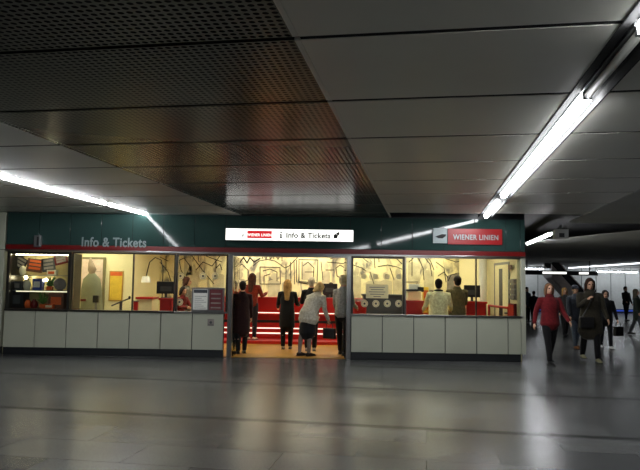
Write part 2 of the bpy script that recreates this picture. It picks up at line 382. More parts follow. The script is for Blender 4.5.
# entrance
d = empty('door_1', 'open kiosk entrance between two steel posts', 'doorway', ((XD0 + XD1) / 2, 0, 0), kind='structure')
for a, b in ((xat(228.5), xat(233)), (xat(346.5), xat(351))):
    obj('door_post', box(a, b, -.03, .14, 0, 2.245, bevel=.01), M['alu'], d)
obj('door_header', box(xat(233), xat(346.5), -.02, .12, 2.20, 2.244, bevel=.005), M['alu'], d)
for xx, s in ((xat(233), 1), (xat(346.5), -1)):
    obj('door_leaf', box(min(xx, xx + s * .03), max(xx, xx + s * .03), .15, .95, .02, 2.19), M['glass'], d)
# interior shell
YB = 6.0
S('floor_interior', box(XL, 4.45, .14, YB + .1, .0, .012), M['wood'], 'warm brown floor inside the kiosk', 'floor')
S('ceiling_interior', box(XL, 4.45, .14, YB + .1, 2.78, 2.85), M['white'], 'white ceiling inside the kiosk', 'ceiling')
xm = at(133, 285, 3.2).x
S('wall_inner', box(XL, xm, 3.2, 3.3, .012, 2.78), M['cream'], 'cream wall behind the left kiosk window', 'wall')
S('wall_return', box(xm - .1, xm, 3.3, YB, .012, 2.78), M['cream'], 'cream return wall beside the mural', 'wall')
S('wall_back', box(xm, 4.45, YB, YB + .1, .012, 2.78), M['mural'], 'cream back wall printed with grey mural shading', 'wall')
S('wall_end', box(4.36, 4.45, .14, YB, .012, 2.78), M['cream'], 'cream end wall at the right of the kiosk', 'wall')
S('wall_outer', box(XL - .03, XL + .05, .14, 3.2, .012, 2.78), M['cream'], 'cream end wall at the left of the kiosk', 'wall')
for i, X in enumerate((-5.9, -3.9, -2.1, -.3, 1.5, 3.3)):
    for j, Y in enumerate((1.5, 4.1, 5.5)):  # third row is added, to wash the mural wall with light
        if X < -3.5 and j == 1: Y = 2.6
        if j == 2 and X < -3.5: continue
        t = empty('interior_light', 'warm ceiling light inside the kiosk hidden above the window heads', 'light', (X, Y, 2.78), 'warm ceiling lights inside the kiosk')
        obj('light_frame', box(X - .62, X + .62, Y - .16, Y + .16, 2.74, 2.78), M['white'], t)
        obj('diffuser', box(X - .6, X + .6, Y - .14, Y + .14, 2.728, 2.74), M['warm'], t)
# ------------------------------------------------------------------ signs on the front
x0, x1, z0, z1 = px_rect(225.5, 229, 353.5, 241, -.16)
t = empty('illuminated_sign', 'long white backlit sign over the kiosk entrance', 'sign', ((x0 + x1) / 2, -.1, z0))
obj('sign_case', box(x0, x1, -.15, -.01, z0, z1, bevel=.008), M['steel'], t)
obj('sign_face', box(x0 + .006, x1 - .006, -.16, -.15, z0 + .006, z1 - .006), M['signlit'], t)
yF = -.163
def sx(px): return at(px, 235, yF).x
def sz(px, py): return at(px, py, yF).z
bd = obj('badge', box(sx(247.2), sx(271.8), -.167, -.16, sz(259, 238.2), sz(259, 230.8)), M['signred'], t)
text('lettering', 'WIENER LINIEN', sx(259.5), sz(259, 236.2), -.169, .084, M['signlit'], t, sx=.84, bold=.0012, align='CENTER')
text('lettering', 'Info & Tickets', sx(286), sz(308, 238.0), yF, .165, M['ink'], t, sx=.98, bold=.004, space=1.05)
b = bmesh.new(); cx, cz = sx(281), sz(281, 235)
bx(b, cx - .016, cx + .016, yF - .004, yF, cz - .055, cz + .02); bx(b, cx - .032, cx + .032, yF - .004, yF, cz - .07, cz - .05)
bx(b, cx - .032, cx + .016, yF - .004, yF, cz + .005, cz + .022); ell(b, (cx, yF - .002, cz + .058), (.02, .003, .02)); obj('information_symbol', b, M['ink'], t)
b = bmesh.new(); cx, cz = sx(336.3), sz(336, 235.2)
plate(b, [(cx - .055, cz - .07), (cx + .02, cz - .07), (cx + .035, cz - .0), (cx - .02, cz + .03), (cx - .06, cz)], yF - .004, yF)
plate(b, [(cx - .01, cz + .04), (cx + .055, cz + .075), (cx + .075, cz + .03), (cx + .045, cz - .01)], yF - .004, yF); obj('ticket_symbol', b, M['ink'], t)
b = bmesh.new(); cx, cz = sx(243), sz(243, 235)
plate(b, [(cx - .035, cz + .03), (cx - .02, cz + .03), (cx - .004, cz - .02), (cx + .014, cz + .03), (cx + .03, cz + .03), (cx + .004, cz - .045), (cx - .012, cz - .045)], yF - .004, yF); obj('small_mark', b, M['greyink'], t)
# grey lettering on the left fascia
p = at(81, 246.2, -.008); q = at(148.5, 246.2, -.008)
t = empty('fascia_lettering', 'dim grey raised lettering on the left teal fascia', 'lettering', ((p.x + q.x) / 2, -.01, p.z))
o = text('letters', 'Info & Tickets', p.x, p.z, -.01, .285, mat('dim_letter_grey', srgb(112, 124, 124), .4), t, sx=.81, bold=.006)
# red name board and emblem on the right fascia
x0, x1, z0, z1 = px_rect(447.8, 229.0, 502, 244.6, -.02)
t = empty('name_board', 'red name board with silver capitals on the right teal fascia', 'sign', ((x0 + x1) / 2, -.02, z0))
obj('board', box(x0, x1, -.03, -.006, z0, z1, bevel=.004), M['brandred'], t)
text('lettering', 'WIENER LINIEN', (x0 + x1) / 2 + .02, z0 + .105, -.033, .158, M['letter'], t, sx=.84, bold=.003, align='CENTER')
x0, x1, z0, z1 = px_rect(433, 228.2, 447.2, 243.2, -.02)
t = empty('emblem_board', 'square grey board with a black emblem beside the red name board', 'sign', ((x0 + x1) / 2, -.02, z0))
obj('board', box(x0, x1, -.028, -.006, z0, z1, bevel=.004), M['letter'], t)
cx, cz = (x0 + x1) / 2, (z0 + z1) / 2
b = bmesh.new(); plate(b, [(cx - .11, cz - .02), (cx - .04, cz - .055), (cx + .05, cz - .06), (cx + .12, cz - .01), (cx + .13, cz + .03), (cx + .04, cz + .035), (cx - .03, cz + .01)], -.034, -.028); obj('emblem', b, M['ink'], t)
# small alarm box at the far left of the fascia
x0, x1, z0, z1 = px_rect(34.5, 235.5, 41, 247, -.05)
t = empty('alarm_box', 'small grey box mounted on the left end of the teal fascia', 'alarm', ((x0 + x1) / 2, -.05, z0))
obj('casing', box(x0, x1, -.09, -.006, z0, z1, bevel=.012), M['steel'], t); obj('slot', box((x0 + x1) / 2 - .005, (x0 + x1) / 2 + .035, -.094, -.09, z0 + .03, z1 - .03), M['black'], t)
# notice board on the glass
x0, x1, z0, z1 = px_rect(191.5, 287.5, 224.5, 312, -.03)
t = empty('notice_board', 'aluminium framed notice board in the window left of the entrance', 'notice board', ((x0 + x1) / 2, -.03, z0))
obj('board_frame', box(x0, x1, -.045, -.005, z0, z1, bevel=.006), M['alu'], t)
xm_ = x0 + (x1 - x0) * .52
a = obj('notice_sheet', box(x0 + .04, xm_ - .02, -.05, -.045, z0 + .05, z1 - .04), M['white'], t)
b = bmesh.new(); bx(b, x0 + .05, xm_ - .03, -.053, -.05, z1 - .12, z1 - .05)
for k in range(7): bx(b, x0 + .07, xm_ - .05 - .05 * (k % 3), -.052, -.05, z0 + .08 + k * .042, z0 + .088 + k * .042)
obj('print', b, M['darkgrey'], a)
a = obj('poster_sheet', box(xm_ + .02, x1 - .04, -.05, -.045, z0 + .05, z1 - .04), mat('dark_red_poster', srgb(96, 34, 38), .4), t)
b = bmesh.new()
for k in range(4): bx(b, xm_ + .05, x1 - .08, -.052, -.05, z0 + .08 + k * .1, z0 + .11 + k * .1)
obj('print', b, M['greyink'], a)
# pictogram sticker on a cladding panel
x0, x1, z0, z1 = px_rect(207.5, 319, 214, 326, -.01)
t = empty('pictogram_sticker', 'small faint grey pictogram sticker on the parapet panel left of the entrance', 'sticker', ((x0 + x1) / 2, -.006, z0))
obj('backing', box(x0, x1, -.008, -.005, z0, z1), M['greyink'], t)
b = bmesh.new(); ell(b, ((x0 + x1) / 2, -.009, (z0 + z1) / 2), (.03, .002, .03)); bx(b, x0 + .02, x1 - .02, -.010, -.008, z0 + .015, z0 + .03); obj('symbol', b, M['darkgrey'], t)
# round safety stickers on the panes
def sticker(px, py, label, grp, r=.078, faint=False):
    p = at(px, py, .046); t = empty('round_sticker', label, 'sticker', (p.x, .046, p.z), grp)
    b = bmesh.new()
    bmesh.ops.create_circle(b, cap_ends=True, segments=32, radius=r, matrix=Matrix.Translation((0, .0, 0)) @ Matrix.Rotation(PI / 2, 4, 'X'))
    e = bmesh.ops.extrude_face_region(b, geom=b.faces[:]); bmesh.ops.translate(b, verts=[v for v in e['geom'] if isinstance(v, bmesh.types.BMVert)], vec=(0, .003, 0))
    obj('disc', b, M['film'], t, local=True)
    b = bmesh.new(); cyl(b, (0, -.004, 0), (0, -.001, 0), r * .3, 20); obj('centre_dot', b, M['film'] if faint else M['darkgrey'], t, local=True)
    b = bmesh.new(); tube(b, [(math.cos(2 * PI * k / 24) * r * .78, -.002, math.sin(2 * PI * k / 24) * r * .78) for k in range(25)], [.0035] * 25, 6, caps=False)
    obj('print_ring', b, M['film'] if faint else M['greyink'], t, True, local=True)
ordn = ['first', 'second', 'third', 'fourth']
for k in range(4): sticker(364.5 + 11.4 * k, 303.6, '%s round sticker from the entrance in the lower row under the paper sign' % ordn[k], 'round stickers on the right pane')
for k in range(4): sticker(364 + 11.6 * k, 276.5, '%s round sticker from the entrance in the upper row above the paper sign' % ordn[k], 'round stickers on the right pane', r=.062, faint=True)
for k, px in enumerate((180.5, 203, 215)): sticker(px, 276, '%s round sticker from the mullion on the pane above the notice board' % ordn[k], 'round stickers on the left pane')
sticker(179.5, 302, 'round sticker low on the pane just left of the notice board', 'round stickers on the left pane')
# paper sign in the right pane
x0, x1, z0, z1 = px_rect(366, 284.5, 388.3, 298.3, .03)
t = empty('paper_sign', 'cream paper sign with printed lines stuck inside the pane right of the entrance', 'sign', ((x0 + x1) / 2, .03, z0))
obj('sheet', box(x0, x1, .028, .034, z0, z1), M['film'], t)
b = bmesh.new()
for k, wd in enumerate((.16, .3, .36, .28, .34)): bx(b, (x0 + x1) / 2 - wd / 2, (x0 + x1) / 2 + wd / 2, .024, .028, z0 + .03 + k * .05, z0 + .046 + k * .05)
obj('print', b, M['greyink'], t)

# ------------------------------------------------------------------ display case
Yb = .75
case = empty('display_case', 'lit cream display case with glass shelves behind the left end window', 'display case', (-6.1, .4, .97))
c0, c1 = xat(8.5, 285, .12), xat(70, 285, .12)
b = bmesh.new(); bx(b, c0, c1, Yb, Yb + .03, .99, 2.22); obj('back_panel', b, mat('case_back', srgb(196, 182, 130), .25, var=.12, scale=3), case)
obj('case_floor', box(c0, c1, .14, Yb, .97, .99), M['brown'], case)
obj('added_case_lamp', box(c0 + .1, c1 - .1, .17, .2, 2.165, 2.195), M['caselit'], case)  # strip lamp added to brighten the case beyond its small spots
obj('case_top', box(c0, c1, .14, Yb, 2.2, 2.22), M['frame'], case)
for a in (c0, c1 - .02): obj('side_panel', box(a, a + .02, .14, Yb, .99, 2.2), M['frame'], case)
shelves = []
for pz in (290.5, 275.5):
    z = at(40, pz, .45).z
    obj('shelf', box(c0 + .03, c1 - .03, .25, Yb - .01, z - .006, z + .006), M['steel'], case); shelves.append(z)
obj('added_case_lamp', box(c0 + .1, c1 - .1, .27, .29, shelves[0] - .03, shelves[0] - .008), M['caselow'], case)  # second strip added to lift the dark lower compartment
for px, py in ((29, 262), (44.5, 261), (26, 277.5), (46, 280)):
    p = at(px, py, .55); b = bmesh.new(); ell(b, p, (.035, .035, .035)); sp = obj('spot_lamp', b, M['spot'], case, True)
    b = bmesh.new(); cyl(b, p + Vector((0, .02, 0)), p + Vector((0, .19, 0)), .012); obj('lamp_arm', b, M['steel'], sp)
for px, py, rot, w, h, mm, lb in ((20, 263, .5, .3, .28, 'black', 'dark print hanging tilted at the far left of the display case'), (35, 265.5, .12, .36, .3, 'brown', 'rust brown print hanging second from the left in the display case'),
        (48.5, 265, -.15, .3, .3, 'darkgrey', 'dark grey print hanging third from the left in the display case'), (61, 259.5, -.25, .3, .22, 'redband', 'red striped print hanging at the right of the display case')):
    p = at(px, py, .45); t = empty('hanging_print', lb, 'print', p, 'prints hung in the display case')
    b = box(-w / 2, w / 2, -.006, .006, -h / 2, h / 2); bmesh.ops.rotate(b, verts=b.verts[:], matrix=Matrix.Rotation(rot, 3, 'Y')); obj('print_sheet', b, M[mm], t, local=True)
    b = bmesh.new()
    for k in range(3): bx(b, -w * .36, w * .36, -.009, -.006, -h * .3 + k * h * .27, -h * .3 + k * h * .27 + .05)
    bmesh.ops.rotate(b, verts=b.verts[:], matrix=Matrix.Rotation(rot, 3, 'Y')); obj('picture', b, M['greyink'] if mm != 'brown' else M['orange'], t, local=True)
    b = bmesh.new(); cyl(b, (0, .01, h * .4), (0, .01, 2.2 - p.z), .003, 6); obj('cord', b, M['black'], t, local=True)
def souv(name, px, zb, w, h, d, m, label, cat, Y=.45, kind='box', m2=None):
    X = at(px, 285, Y).x; t = empty(name, label, cat, (X, Y, zb), 'goods in the display case')
    if kind == 'box':
        obj('carton', box(-w / 2, w / 2, -d / 2, d / 2, 0, h, bevel=.006), M[m], t, local=True)
        obj('front_label', box(-w * .34, w * .34, -d / 2 - .004, -d / 2, h * .25, h * .75), M[m2 or 'greyink'], t, local=True)
    elif kind == 'round':
        b = bmesh.new(); tube(b, [(0, 0, .01), (0, 0, h * .35), (0, 0, h * .75), (0, 0, h)], [w * .35, w * .5, w * .46, w * .22], 16); obj('jar_body', b, M[m], t, True, local=True)
        b = bmesh.new(); cyl(b, (0, 0, h), (0, 0, h + .03), w * .2); obj('lid', b, M[m2 or 'brown'], t, local=True)
    elif kind == 'plate':
        b = bmesh.new(); cyl(b, (0, 0, h / 2), (0, .02, h / 2), h / 2, 24); bmesh.ops.rotate(b, verts=b.verts[:], matrix=Matrix.Rotation(.1, 3, 'X')); obj('plate_disc', b, M[m], t, local=True)
        obj('stand', box(-w * .2, w * .2, -.03, .05, 0, .02), M['brown'], t, local=True)
    elif kind == 'plant':
        obj('pot', box(-.06, .06, -.06, .06, 0, .09, bevel=.01), M['orange'], t, local=True)
        b = bmesh.new()
        for k in range(26):
            a = k * 2.4; l = .1 + .1 * random.random(); c = Vector((math.cos(a) * l * .7, math.sin(a) * l * .4, .1 + l * random.random() * 1.6))
            tube(b, [(0, 0, .08), c * .6 + Vector((0, 0, .05)), c], [.006, (.022, .006), .004], 6)
        obj('leaves', b, M['green'], t, local=True)
s1, s0 = shelves[1] + .006, shelves[0] + .006
zf = .99
souv('gift_box', 17, s0, .3, .2, .2, 'darkgrey', 'grey box at the left of the middle shelf in the display case', 'box')
souv('gift_jar', 27, s0, .16, .22, .16, 'paper', 'pale jar second on the middle shelf of the display case', 'jar', kind='round')
souv('gift_box', 38.3, s0, .2, .26, .16, 'blue', 'blue box in the middle of the display case shelf', 'box', m2='white')
souv('gift_plant', 50, s0, .2, .2, .2, 'green', 'small green plant on the middle shelf of the display case', 'plant', kind='plant')
souv('gift_plate', 60, s0, .25, .28, .05, 'greyink', 'grey round plate standing at the right of the middle shelf', 'plate', kind='plate')
souv('gift_box', 18, zf, .4, .38, .3, 'black', 'large black box on the floor of the display case at left', 'box', m2='darkgrey')
souv('gift_jar', 29, zf, .17, .17, .17, 'orange', 'orange jar on the display case floor left of the red one', 'jar', kind='round')
souv('gift_jar', 35, zf, .17, .17, .17, 'redband', 'red jar on the display case floor beside the orange one', 'jar', kind='round')
souv('gift_plant', 44, zf, .2, .2, .2, 'green', 'green plant on the display case floor beside the red jar', 'plant', kind='plant')
souv('gift_box', 59, zf, .34, .34, .25, 'brown', 'brown box on the display case floor at right', 'box', m2='orange')
souv('gift_box', 51, zf, .2, .1, .15, 'orange', 'low orange box on the display case floor by the brown one', 'box', Y=.3, m2='paper')
souv('gift_jar', 22, s1, .15, .2, .15, 'paper', 'cream jar on the top shelf of the display case at left', 'jar', kind='round')
souv('gift_box', 52, s1, .2, .12, .15, 'paper', 'cream box on the top shelf of the display case at right', 'box', m2='orange')

# ------------------------------------------------------------------ things behind the left window
x0, x1, z0, z1 = px_rect(75, 257, 104.5, 322, 3.15)
t = empty('display_board', 'tall framed pale pink plan board on the cream wall behind the left window', 'board', ((x0 + x1) / 2, 3.15, .012))
obj('board_frame', box(x0, x1, 3.13, 3.195, .4, z1, bevel=.01), mat('olive_frame', srgb(120, 112, 78), .5), t)
obj('plan_sheet', box(x0 + .06, x1 - .06, 3.12, 3.13, .46, z1 - .06), mat('pale_plan', srgb(214, 190, 172), .6, var=.12, scale=9), t)
b = bmesh.new()
for k in range(14):
    xx = x0 + .12 + (x1 - x0 - .24) * random.random(); zz = 1.0 + 1.1 * random.random(); bx(b, xx - .06 * random.random(), xx + .08 * random.random(), 3.115, 3.12, zz, zz + .012)
obj('print', b, M['greyink'], t)
for s in (x0 + .1, x1 - .16): obj('foot', box(s, s + .06, 3.1, 3.195, .012, .4), M['darkgrey'], t)
# tapered grey display figure
p = at(91, 300, 2.6); t = empty('display_figure', 'grey green tapered display column with a small head before the plan board', 'figure', (p.x, 2.6, .012))
zt = at(91, 274, 2.6).z; b = bmesh.new()
tube(b, [(0, 0, 0), (0, 0, .9), (0, 0, zt - .35), (0, 0, zt - .14), (0, 0, zt - .04)], [(.36, .16), (.31, .15), (.26, .14), (.22, .12), (.12, .08)], 24, ref=(1, 0, 0)); obj('column_body', b, mat('grey_green', srgb(120, 122, 96), .6), t, True, local=True)
b = bmesh.new(); tube(b, [(0, 0, zt - .04), (0, 0, zt + .1), (-.04, 0, zt + .26), (-.06, 0, zt + .4)], [.05, .11, .07, .02], 14); obj('head', b, mat('pale_taupe', srgb(150, 132, 110), .6), t, True, local=True)
p = at(79.5, 300.5, 2.3); t = empty('barrier_bar', 'short red barrier bar left of the grey display column', 'barrier', (p.x, 2.3, .012))
obj('bar', box(-.16, .16, -.03, .03, p.z - .03, p.z + .03, bevel=.01), M['redband'], t, local=True); b = bmesh.new(); cyl(b, (0, 0, 0), (0, 0, p.z - .02), .025); obj('post', b, M['steel'], t, local=True)
p = at(96, 299, 2.2); t = empty('card_reader', 'small black box on a post before the plan board', 'reader', (p.x, 2.2, .012))
obj('reader_head', box(-.07, .07, -.05, .05, p.z - .1, p.z + .08, bevel=.012), M['black'], t, local=True); b = bmesh.new(); cyl(b, (0, 0, 0), (0, 0, p.z - .08), .025); obj('post', b, M['steel'], t, local=True)
x0, x1, z0, z1 = px_rect(109, 271, 123, 301, 3.18)
t = empty('wall_poster', 'yellow framed poster with an orange heading on the cream wall', 'poster', ((x0 + x1) / 2, 3.17, z0))
obj('poster_frame', box(x0, x1, 3.17, 3.198, z0, z1, bevel=.006), mat('ochre', srgb(170, 130, 60), .5), t)
obj('poster_sheet', box(x0 + .03, x1 - .03, 3.165, 3.17, z0 + .03, z1 - .13), M['yellow'], t); obj('heading', box(x0 + .03, x1 - .03, 3.165, 3.17, z1 - .13, z1 - .03), M['orange'], t)
p = at(121, 303, 1.6); t = empty('turnstile', 'thin post with a slanting bar and knob behind the left window', 'turnstile', (p.x, 1.6, .012))
b = bmesh.new(); cyl(b, (0, 0, 0), (0, 0, p.z + .02), .035); obj('post', b, M['darkgrey'], t, local=True)
b = bmesh.new(); tube(b, [(-.22, 0, p.z - .08), (0, 0, p.z + .02), (.2, 0, p.z + .1)], [.018] * 3, 8); a = obj('bar', b, M['darkgrey'], t, local=True)
b = bmesh.new(); ell(b, (.2, 0, p.z + .12), (.03, .03, .045)); obj('knob', b, M['black'], a, local=True)

def desk(name, label, px0, px1, py_top, Y, depth=.6, m='red', topm='red', zt=None):
    a = at(px0, py_top, Y); c = at(px1, py_top, Y); z = zt or a.z
    t = empty(name, label, 'desk', ((a.x + c.x) / 2, Y + depth / 2, .012))
    obj('worktop', box(a.x - .03, c.x + .03, Y - .03, Y + depth, z - .05, z, bevel=.008), M[topm], t)
    obj('front_panel', box(a.x, c.x, Y, Y + .03, .012, z - .05), M[m], t)
    for xx in (a.x, c.x - .03): obj('side_panel', box(xx, xx + .03, Y + .03, Y + depth - .02, .012, z - .05), M[m], t)
    return t, (a.x + c.x) / 2, z
t, X, zd = desk('service_desk', 'red topped cream service desk behind the left window by the turnstile', 137, 152, 297, 2.0, m='cream')
p = at(136.5, 306, 1.9); t = empty('desk_post', 'short red post at the corner of the cream service desk', 'post', (p.x, 1.85, .012))
obj('post_body', box(-.05, .05, -.05, .05, 0, at(136, 302, 1.85).z, bevel=.01), M['red'], t, local=True); obj('post_cap', box(-.055, .055, -.055, .055, at(136, 302, 1.85).z, at(136, 302, 1.85).z + .02), M['steel'], t, local=True)
t, X2, zd2 = desk('service_desk', 'red service desk under the black monitor left of the seated clerk', 160, 172, 298, 1.5)
def monitor(px, Y, zb, w, h, label, rz=0.0, k_=None):
    X = at(px, 290, Y).x; t = empty('monitor', label, 'monitor', (X, Y, zb), rz=rz)
    obj('screen_housing', box(-w / 2, w / 2, -.02, .03, .1, .1 + h, bevel=.01), M['black'], t, local=True); obj('stand_neck', box(-.03, .03, .0, .03, .01, .15), M['darkgrey'], t, local=True)
    obj('stand_base', box(-.11, .11, -.08, .1, 0, .014, bevel=.005), M['darkgrey'], t, local=True); obj('rear_vent', box(-w * .3, w * .3, -.026, -.02, .16, .1 + h * .6), M['darkgrey'], t, local=True)
monitor(166, 1.75, zd2, .46, .3, 'black monitor back on the red desk left of the seated clerk')
# tall arched floor lamp
p = at(154, 290, 2.9); t = empty('arc_lamp', 'black arched lamp with a white shade above the cream service desk', 'lamp', (p.x - .2, 2.9, .012))
zc = at(154, 258, 2.9).z
b = bmesh.new(); tube(b, [(.42, 0, .02), (.42, 0, zc - .3), (.36, 0, zc - .06), (.2, 0, zc), (.06, 0, zc - .12), (-.02, 0, zc - .5)], [.014] * 6, 8); obj('arm', b, M['black'], t, True, local=True)
b = bmesh.new(); cyl(b, (.42, 0, 0), (.42, 0, .03), .16, 24); obj('base', b, M['black'], t, local=True)
b = bmesh.new(); tube(b, [(-.02, 0, zc - .5), (-.02, 0, zc - .66)], [.1, .13], 18, caps=False); obj('lamp_shade', b, M['white'], t, local=True)

# ------------------------------------------------------------------ red counter at the back of the hall of the kiosk
a0, a1 = at(234, 300, 4.0).x - .6, at(352, 300, 4.0).x + .4
def zc_(py, Y=4.0): return at(300, py, Y).z
t = empty('long_counter', 'long red service counter with lit white strips facing the entrance', 'counter', ((a0 + a1) / 2, 4.2, .012))
zt = zc_(297.5)
obj('plinth', box(a0, a1, 3.2, 4.02, .012, .09, bevel=.006), M['red'], t)
obj('front_panel', box(a0, a1, 4.0, 4.06, .09, zt - .04), M['red'], t)
obj('counter_top', box(a0, a1, 3.96, 4.6, zt - .04, zt, bevel=.008), M['red'], t)
obj('middle_shelf', box(a0, a1, 3.86, 4.0, zc_(315.5), zc_(314), bevel=.004), M['red'], t)
for py, hh in ((313.2, .025), (328.6, .03), (333.6, .035)):
    z = zc_(py, 3.985); obj('light_strip', box(a0, a1, 3.985, 4.0, z - hh / 2, z + hh / 2), M['striplit'], t)
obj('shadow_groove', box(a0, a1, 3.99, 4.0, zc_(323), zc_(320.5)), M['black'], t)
monitor(330, 4.3, zt, .42, .3, 'black monitor at the right end of the long red counter')
# hanging dark screen above the entrance
p = at(290, 255, 3.4); t = empty('hanging_projector', 'small black device hanging from the kiosk ceiling behind the entrance header', 'projector', (p.x, 3.4, p.z - .06))
obj('casing', box(-.2, .2, -.15, .15, 0, .13, bevel=.02), M['black'], t, local=True); b = bmesh.new(); cyl(b, (0, 0, .13), (0, 0, 2.78 - p.z + .06), .02); obj('hanger', b, M['black'], t, local=True)
b = bmesh.new(); cyl(b, (.08, -.165, .06), (.08, -.15, .06), .04); obj('lens', b, M['steel'], t, local=True)

# ------------------------------------------------------------------ mural drawing on the back wall
mu = empty('mural', 'large mural of loose black line drawing and grey figures on the cream back wall', 'mural', (0, YB - .01, .012))
def line(pts, r=.014, m='ink', Y=YB - .012):
    b = bmesh.new(); P = [at(x, y, Y) for x, y in pts]
    for p, q in zip(P, P[1:]):
        d = (q - p); d.y = 0
        if d.length < 1e-4: continue
        nrm = Vector((-d.z, 0, d.x)).normalized() * r; e = d.normalized() * r * .6
        plate(b, [((p - e + nrm).x, (p - e + nrm).z), ((q + e + nrm).x, (q + e + nrm).z), ((q + e - nrm).x, (q + e - nrm).z), ((p - e - nrm).x, (p - e - nrm).z)], Y - .003, Y + .003)
    obj('line_drawing', b, M[m], mu)
L_ = [[(233, 262), (236.5, 257.5), (239.5, 263), (243.5, 257.5), (247, 263), (250, 257.5), (254, 262), (260, 258.5)],
 [(262, 259), (263.5, 255), (266, 259), (267.5, 255)], [(270, 255), (270, 259.5), (273, 256), (274, 259)], [(276, 255.5), (278, 259.5), (280, 255)], [(282, 256), (282, 261)],
 [(253, 266), (259, 261), (267, 259.5), (275, 261), (281, 265), (285, 268), (289, 266), (297, 258), (299, 255)],
 [(260, 267), (280, 267.5), (280.5, 284), (260, 284), (260, 267)], [(286, 264), (286, 283)], [(290.5, 262), (291, 286)], [(294, 260), (294.5, 284)], [(296.5, 260), (296.5, 282)],
 [(299, 259.5), (318, 260), (317, 283), (299, 281.5), (299, 259.5)], [(302, 262), (302, 279)], [(299, 282.5), (308, 284)],
 [(327, 262), (348, 264)], [(330, 259), (340, 256), (348, 259)], [(336, 268), (340, 265), (345, 268), (346, 275), (342, 279), (337, 276), (336, 268)],
 [(146, 262), (152, 257.5), (160, 257), (168, 261)], [(178, 255), (181, 270), (188, 284)], [(196, 270), (203, 262), (212, 266), (220, 256)], [(216, 262), (216, 268), (220, 264), (222, 270)], [(198, 255), (199, 262)],
 [(374, 254), (375, 268)], [(378.5, 254), (379, 262)], [(353, 265), (362, 268), (366, 271)], [(378, 266.5), (388, 265), (397, 267), (404, 270)],
 [(418, 257), (423, 268), (424, 280)], [(426, 255), (431, 262), (434, 270)], [(409, 262), (416, 256), (424, 257), (430, 264), (432, 276)], [(430, 256), (445, 254), (460, 257)], [(448, 281), (451, 275), (458, 273), (465, 277), (467, 290)], [(404, 282), (418, 282)],
 [(134, 258), (140, 268), (146, 284)], [(138, 255), (146, 270)], [(160, 262), (168, 272), (172, 284)], [(166, 256), (166, 268)], [(176, 262), (184, 258), (190, 266), (186, 276)], [(192, 256), (204, 272), (214, 284)], [(206, 256), (222, 262)],
 [(236, 268), (242, 264), (248, 270), (248, 280), (240, 284)], [(263, 271), (270, 269), (277, 272), (277, 281)], [(264, 284), (264, 276), (270, 274)], [(303, 266), (308, 262), (314, 268), (313, 279)], [(305, 272), (314, 272)], [(321, 262), (323, 280)], [(326, 270), (334, 270)],
 [(354, 258), (360, 256), (368, 262)], [(386, 256), (396, 258), (402, 264)], [(390, 268), (394, 280)], [(370, 272), (374, 284)], [(412, 258), (412, 276)], [(436, 262), (444, 268), (446, 282)], [(444, 258), (456, 262), (466, 260)], [(438, 276), (444, 272), (448, 278)]]
for pl in L_: line(pl, .012 if len(pl) != 8 else .022)
def gfig(px0, py0, px1, py1, head=True, m='greyink', Y=YB - .008):
    x0, x1, z0, z1 = px_rect(px0, py0, px1, py1, Y); cx = (x0 + x1) / 2; w = (x1 - x0) / 2; h = z1 - z0; P = []
    for k in range(24):
        a = PI * k / 23; P.append((cx + w * math.cos(a), z0 + h * (.62 if head else .85) + h * (.1 if head else .15) * math.sin(a)))
    b = bmesh.new(); plate(b, [(x1, z0)] + P + [(x0, z0)], Y - .002, Y + .002)
    if head: plate(b, [(cx + w * .55 * math.cos(2 * PI * k / 20), z0 + h * .86 + h * .14 * math.sin(2 * PI * k / 20)) for k in range(20)], Y - .002, Y + .002)
    obj('grey_figure', b, M[m], mu)
ltg = mat('light_grey_print', srgb(196, 188, 156), .7, var=.2, scale=4); M['ltgrey'] = ltg
M['greyink'] = M['greyink']
for a in ((148, 271, 158, 300), (254, 272, 262, 298, True, 'ltgrey'), (268, 273, 280, 298, True, 'ltgrey'), (282, 275, 292, 298, True, 'ltgrey'), (233, 271, 246, 298, True, 'ltgrey'), (322, 263, 330, 290, True, 'ltgrey'), (186, 266, 198, 288, True, 'ltgrey'), (353, 266, 361, 300, True, 'ltgrey'), (380, 272, 392, 300, True, 'ltgrey'), (393, 268, 403, 300, True, 'ltgrey'), (408, 262, 420, 283, False, 'ltgrey'), (424, 262, 434, 290, True, 'ltgrey'), (366, 273, 380, 300, True, 'ltgrey'), (184, 258, 192, 275, False, 'ltgrey'), (447, 274, 466, 296, False), (302, 262, 312, 280, False, 'ltgrey'), (213, 268, 224, 288, True, 'ltgrey'), (134, 255, 146, 285, False)):
    gfig(*a)

# ------------------------------------------------------------------ things behind the right windows
t, X3, zd3 = desk('service_desk', 'dark grey service desk behind the round stickers', 364, 402, 294, 2.2, m='darkgrey', topm='darkgrey')
p = at(360, 301, 1.9); t = empty('waste_bin', 'red waste bin beside the dark grey desk right of the entrance', 'bin', (p.x, 1.9, .012))
z = at(359, 299.5, 1.9).z
b = bmesh.new(); tube(b, [(0, 0, 0), (0, 0, z - .06)], [.13, .16], 20, caps=False); obj('bin_body', b, M['red'], t, local=True); b = bmesh.new(); tube(b, [(0, 0, z - .06), (0, 0, z)], [.165, .12], 20, caps=False); obj('bin_lid', b, M['redband'], t, local=True)
t, X4, zd4 = desk('service_desk', 'red service desk with the ticket machine left of the customer in cream', 406.5, 423.5, 300.5, 1.5)
x0, x1, _, _ = px_rect(407.5, 290, 421.5, 299, 1.7)
t = empty('ticket_printer', 'cream ticket printer with a black top on the red desk behind the right pane', 'printer', ((x0 + x1) / 2, 1.8, zd4))
z = at(414, 291, 1.7).z; obj('printer_body', box(x0, x1, 1.7, 2.0, zd4, z, bevel=.02), M['cream'], t); obj('paper_tray', box(x0 - .02, x1 - .08, 1.68, 2.0, z, z + .04), M['black'], t)
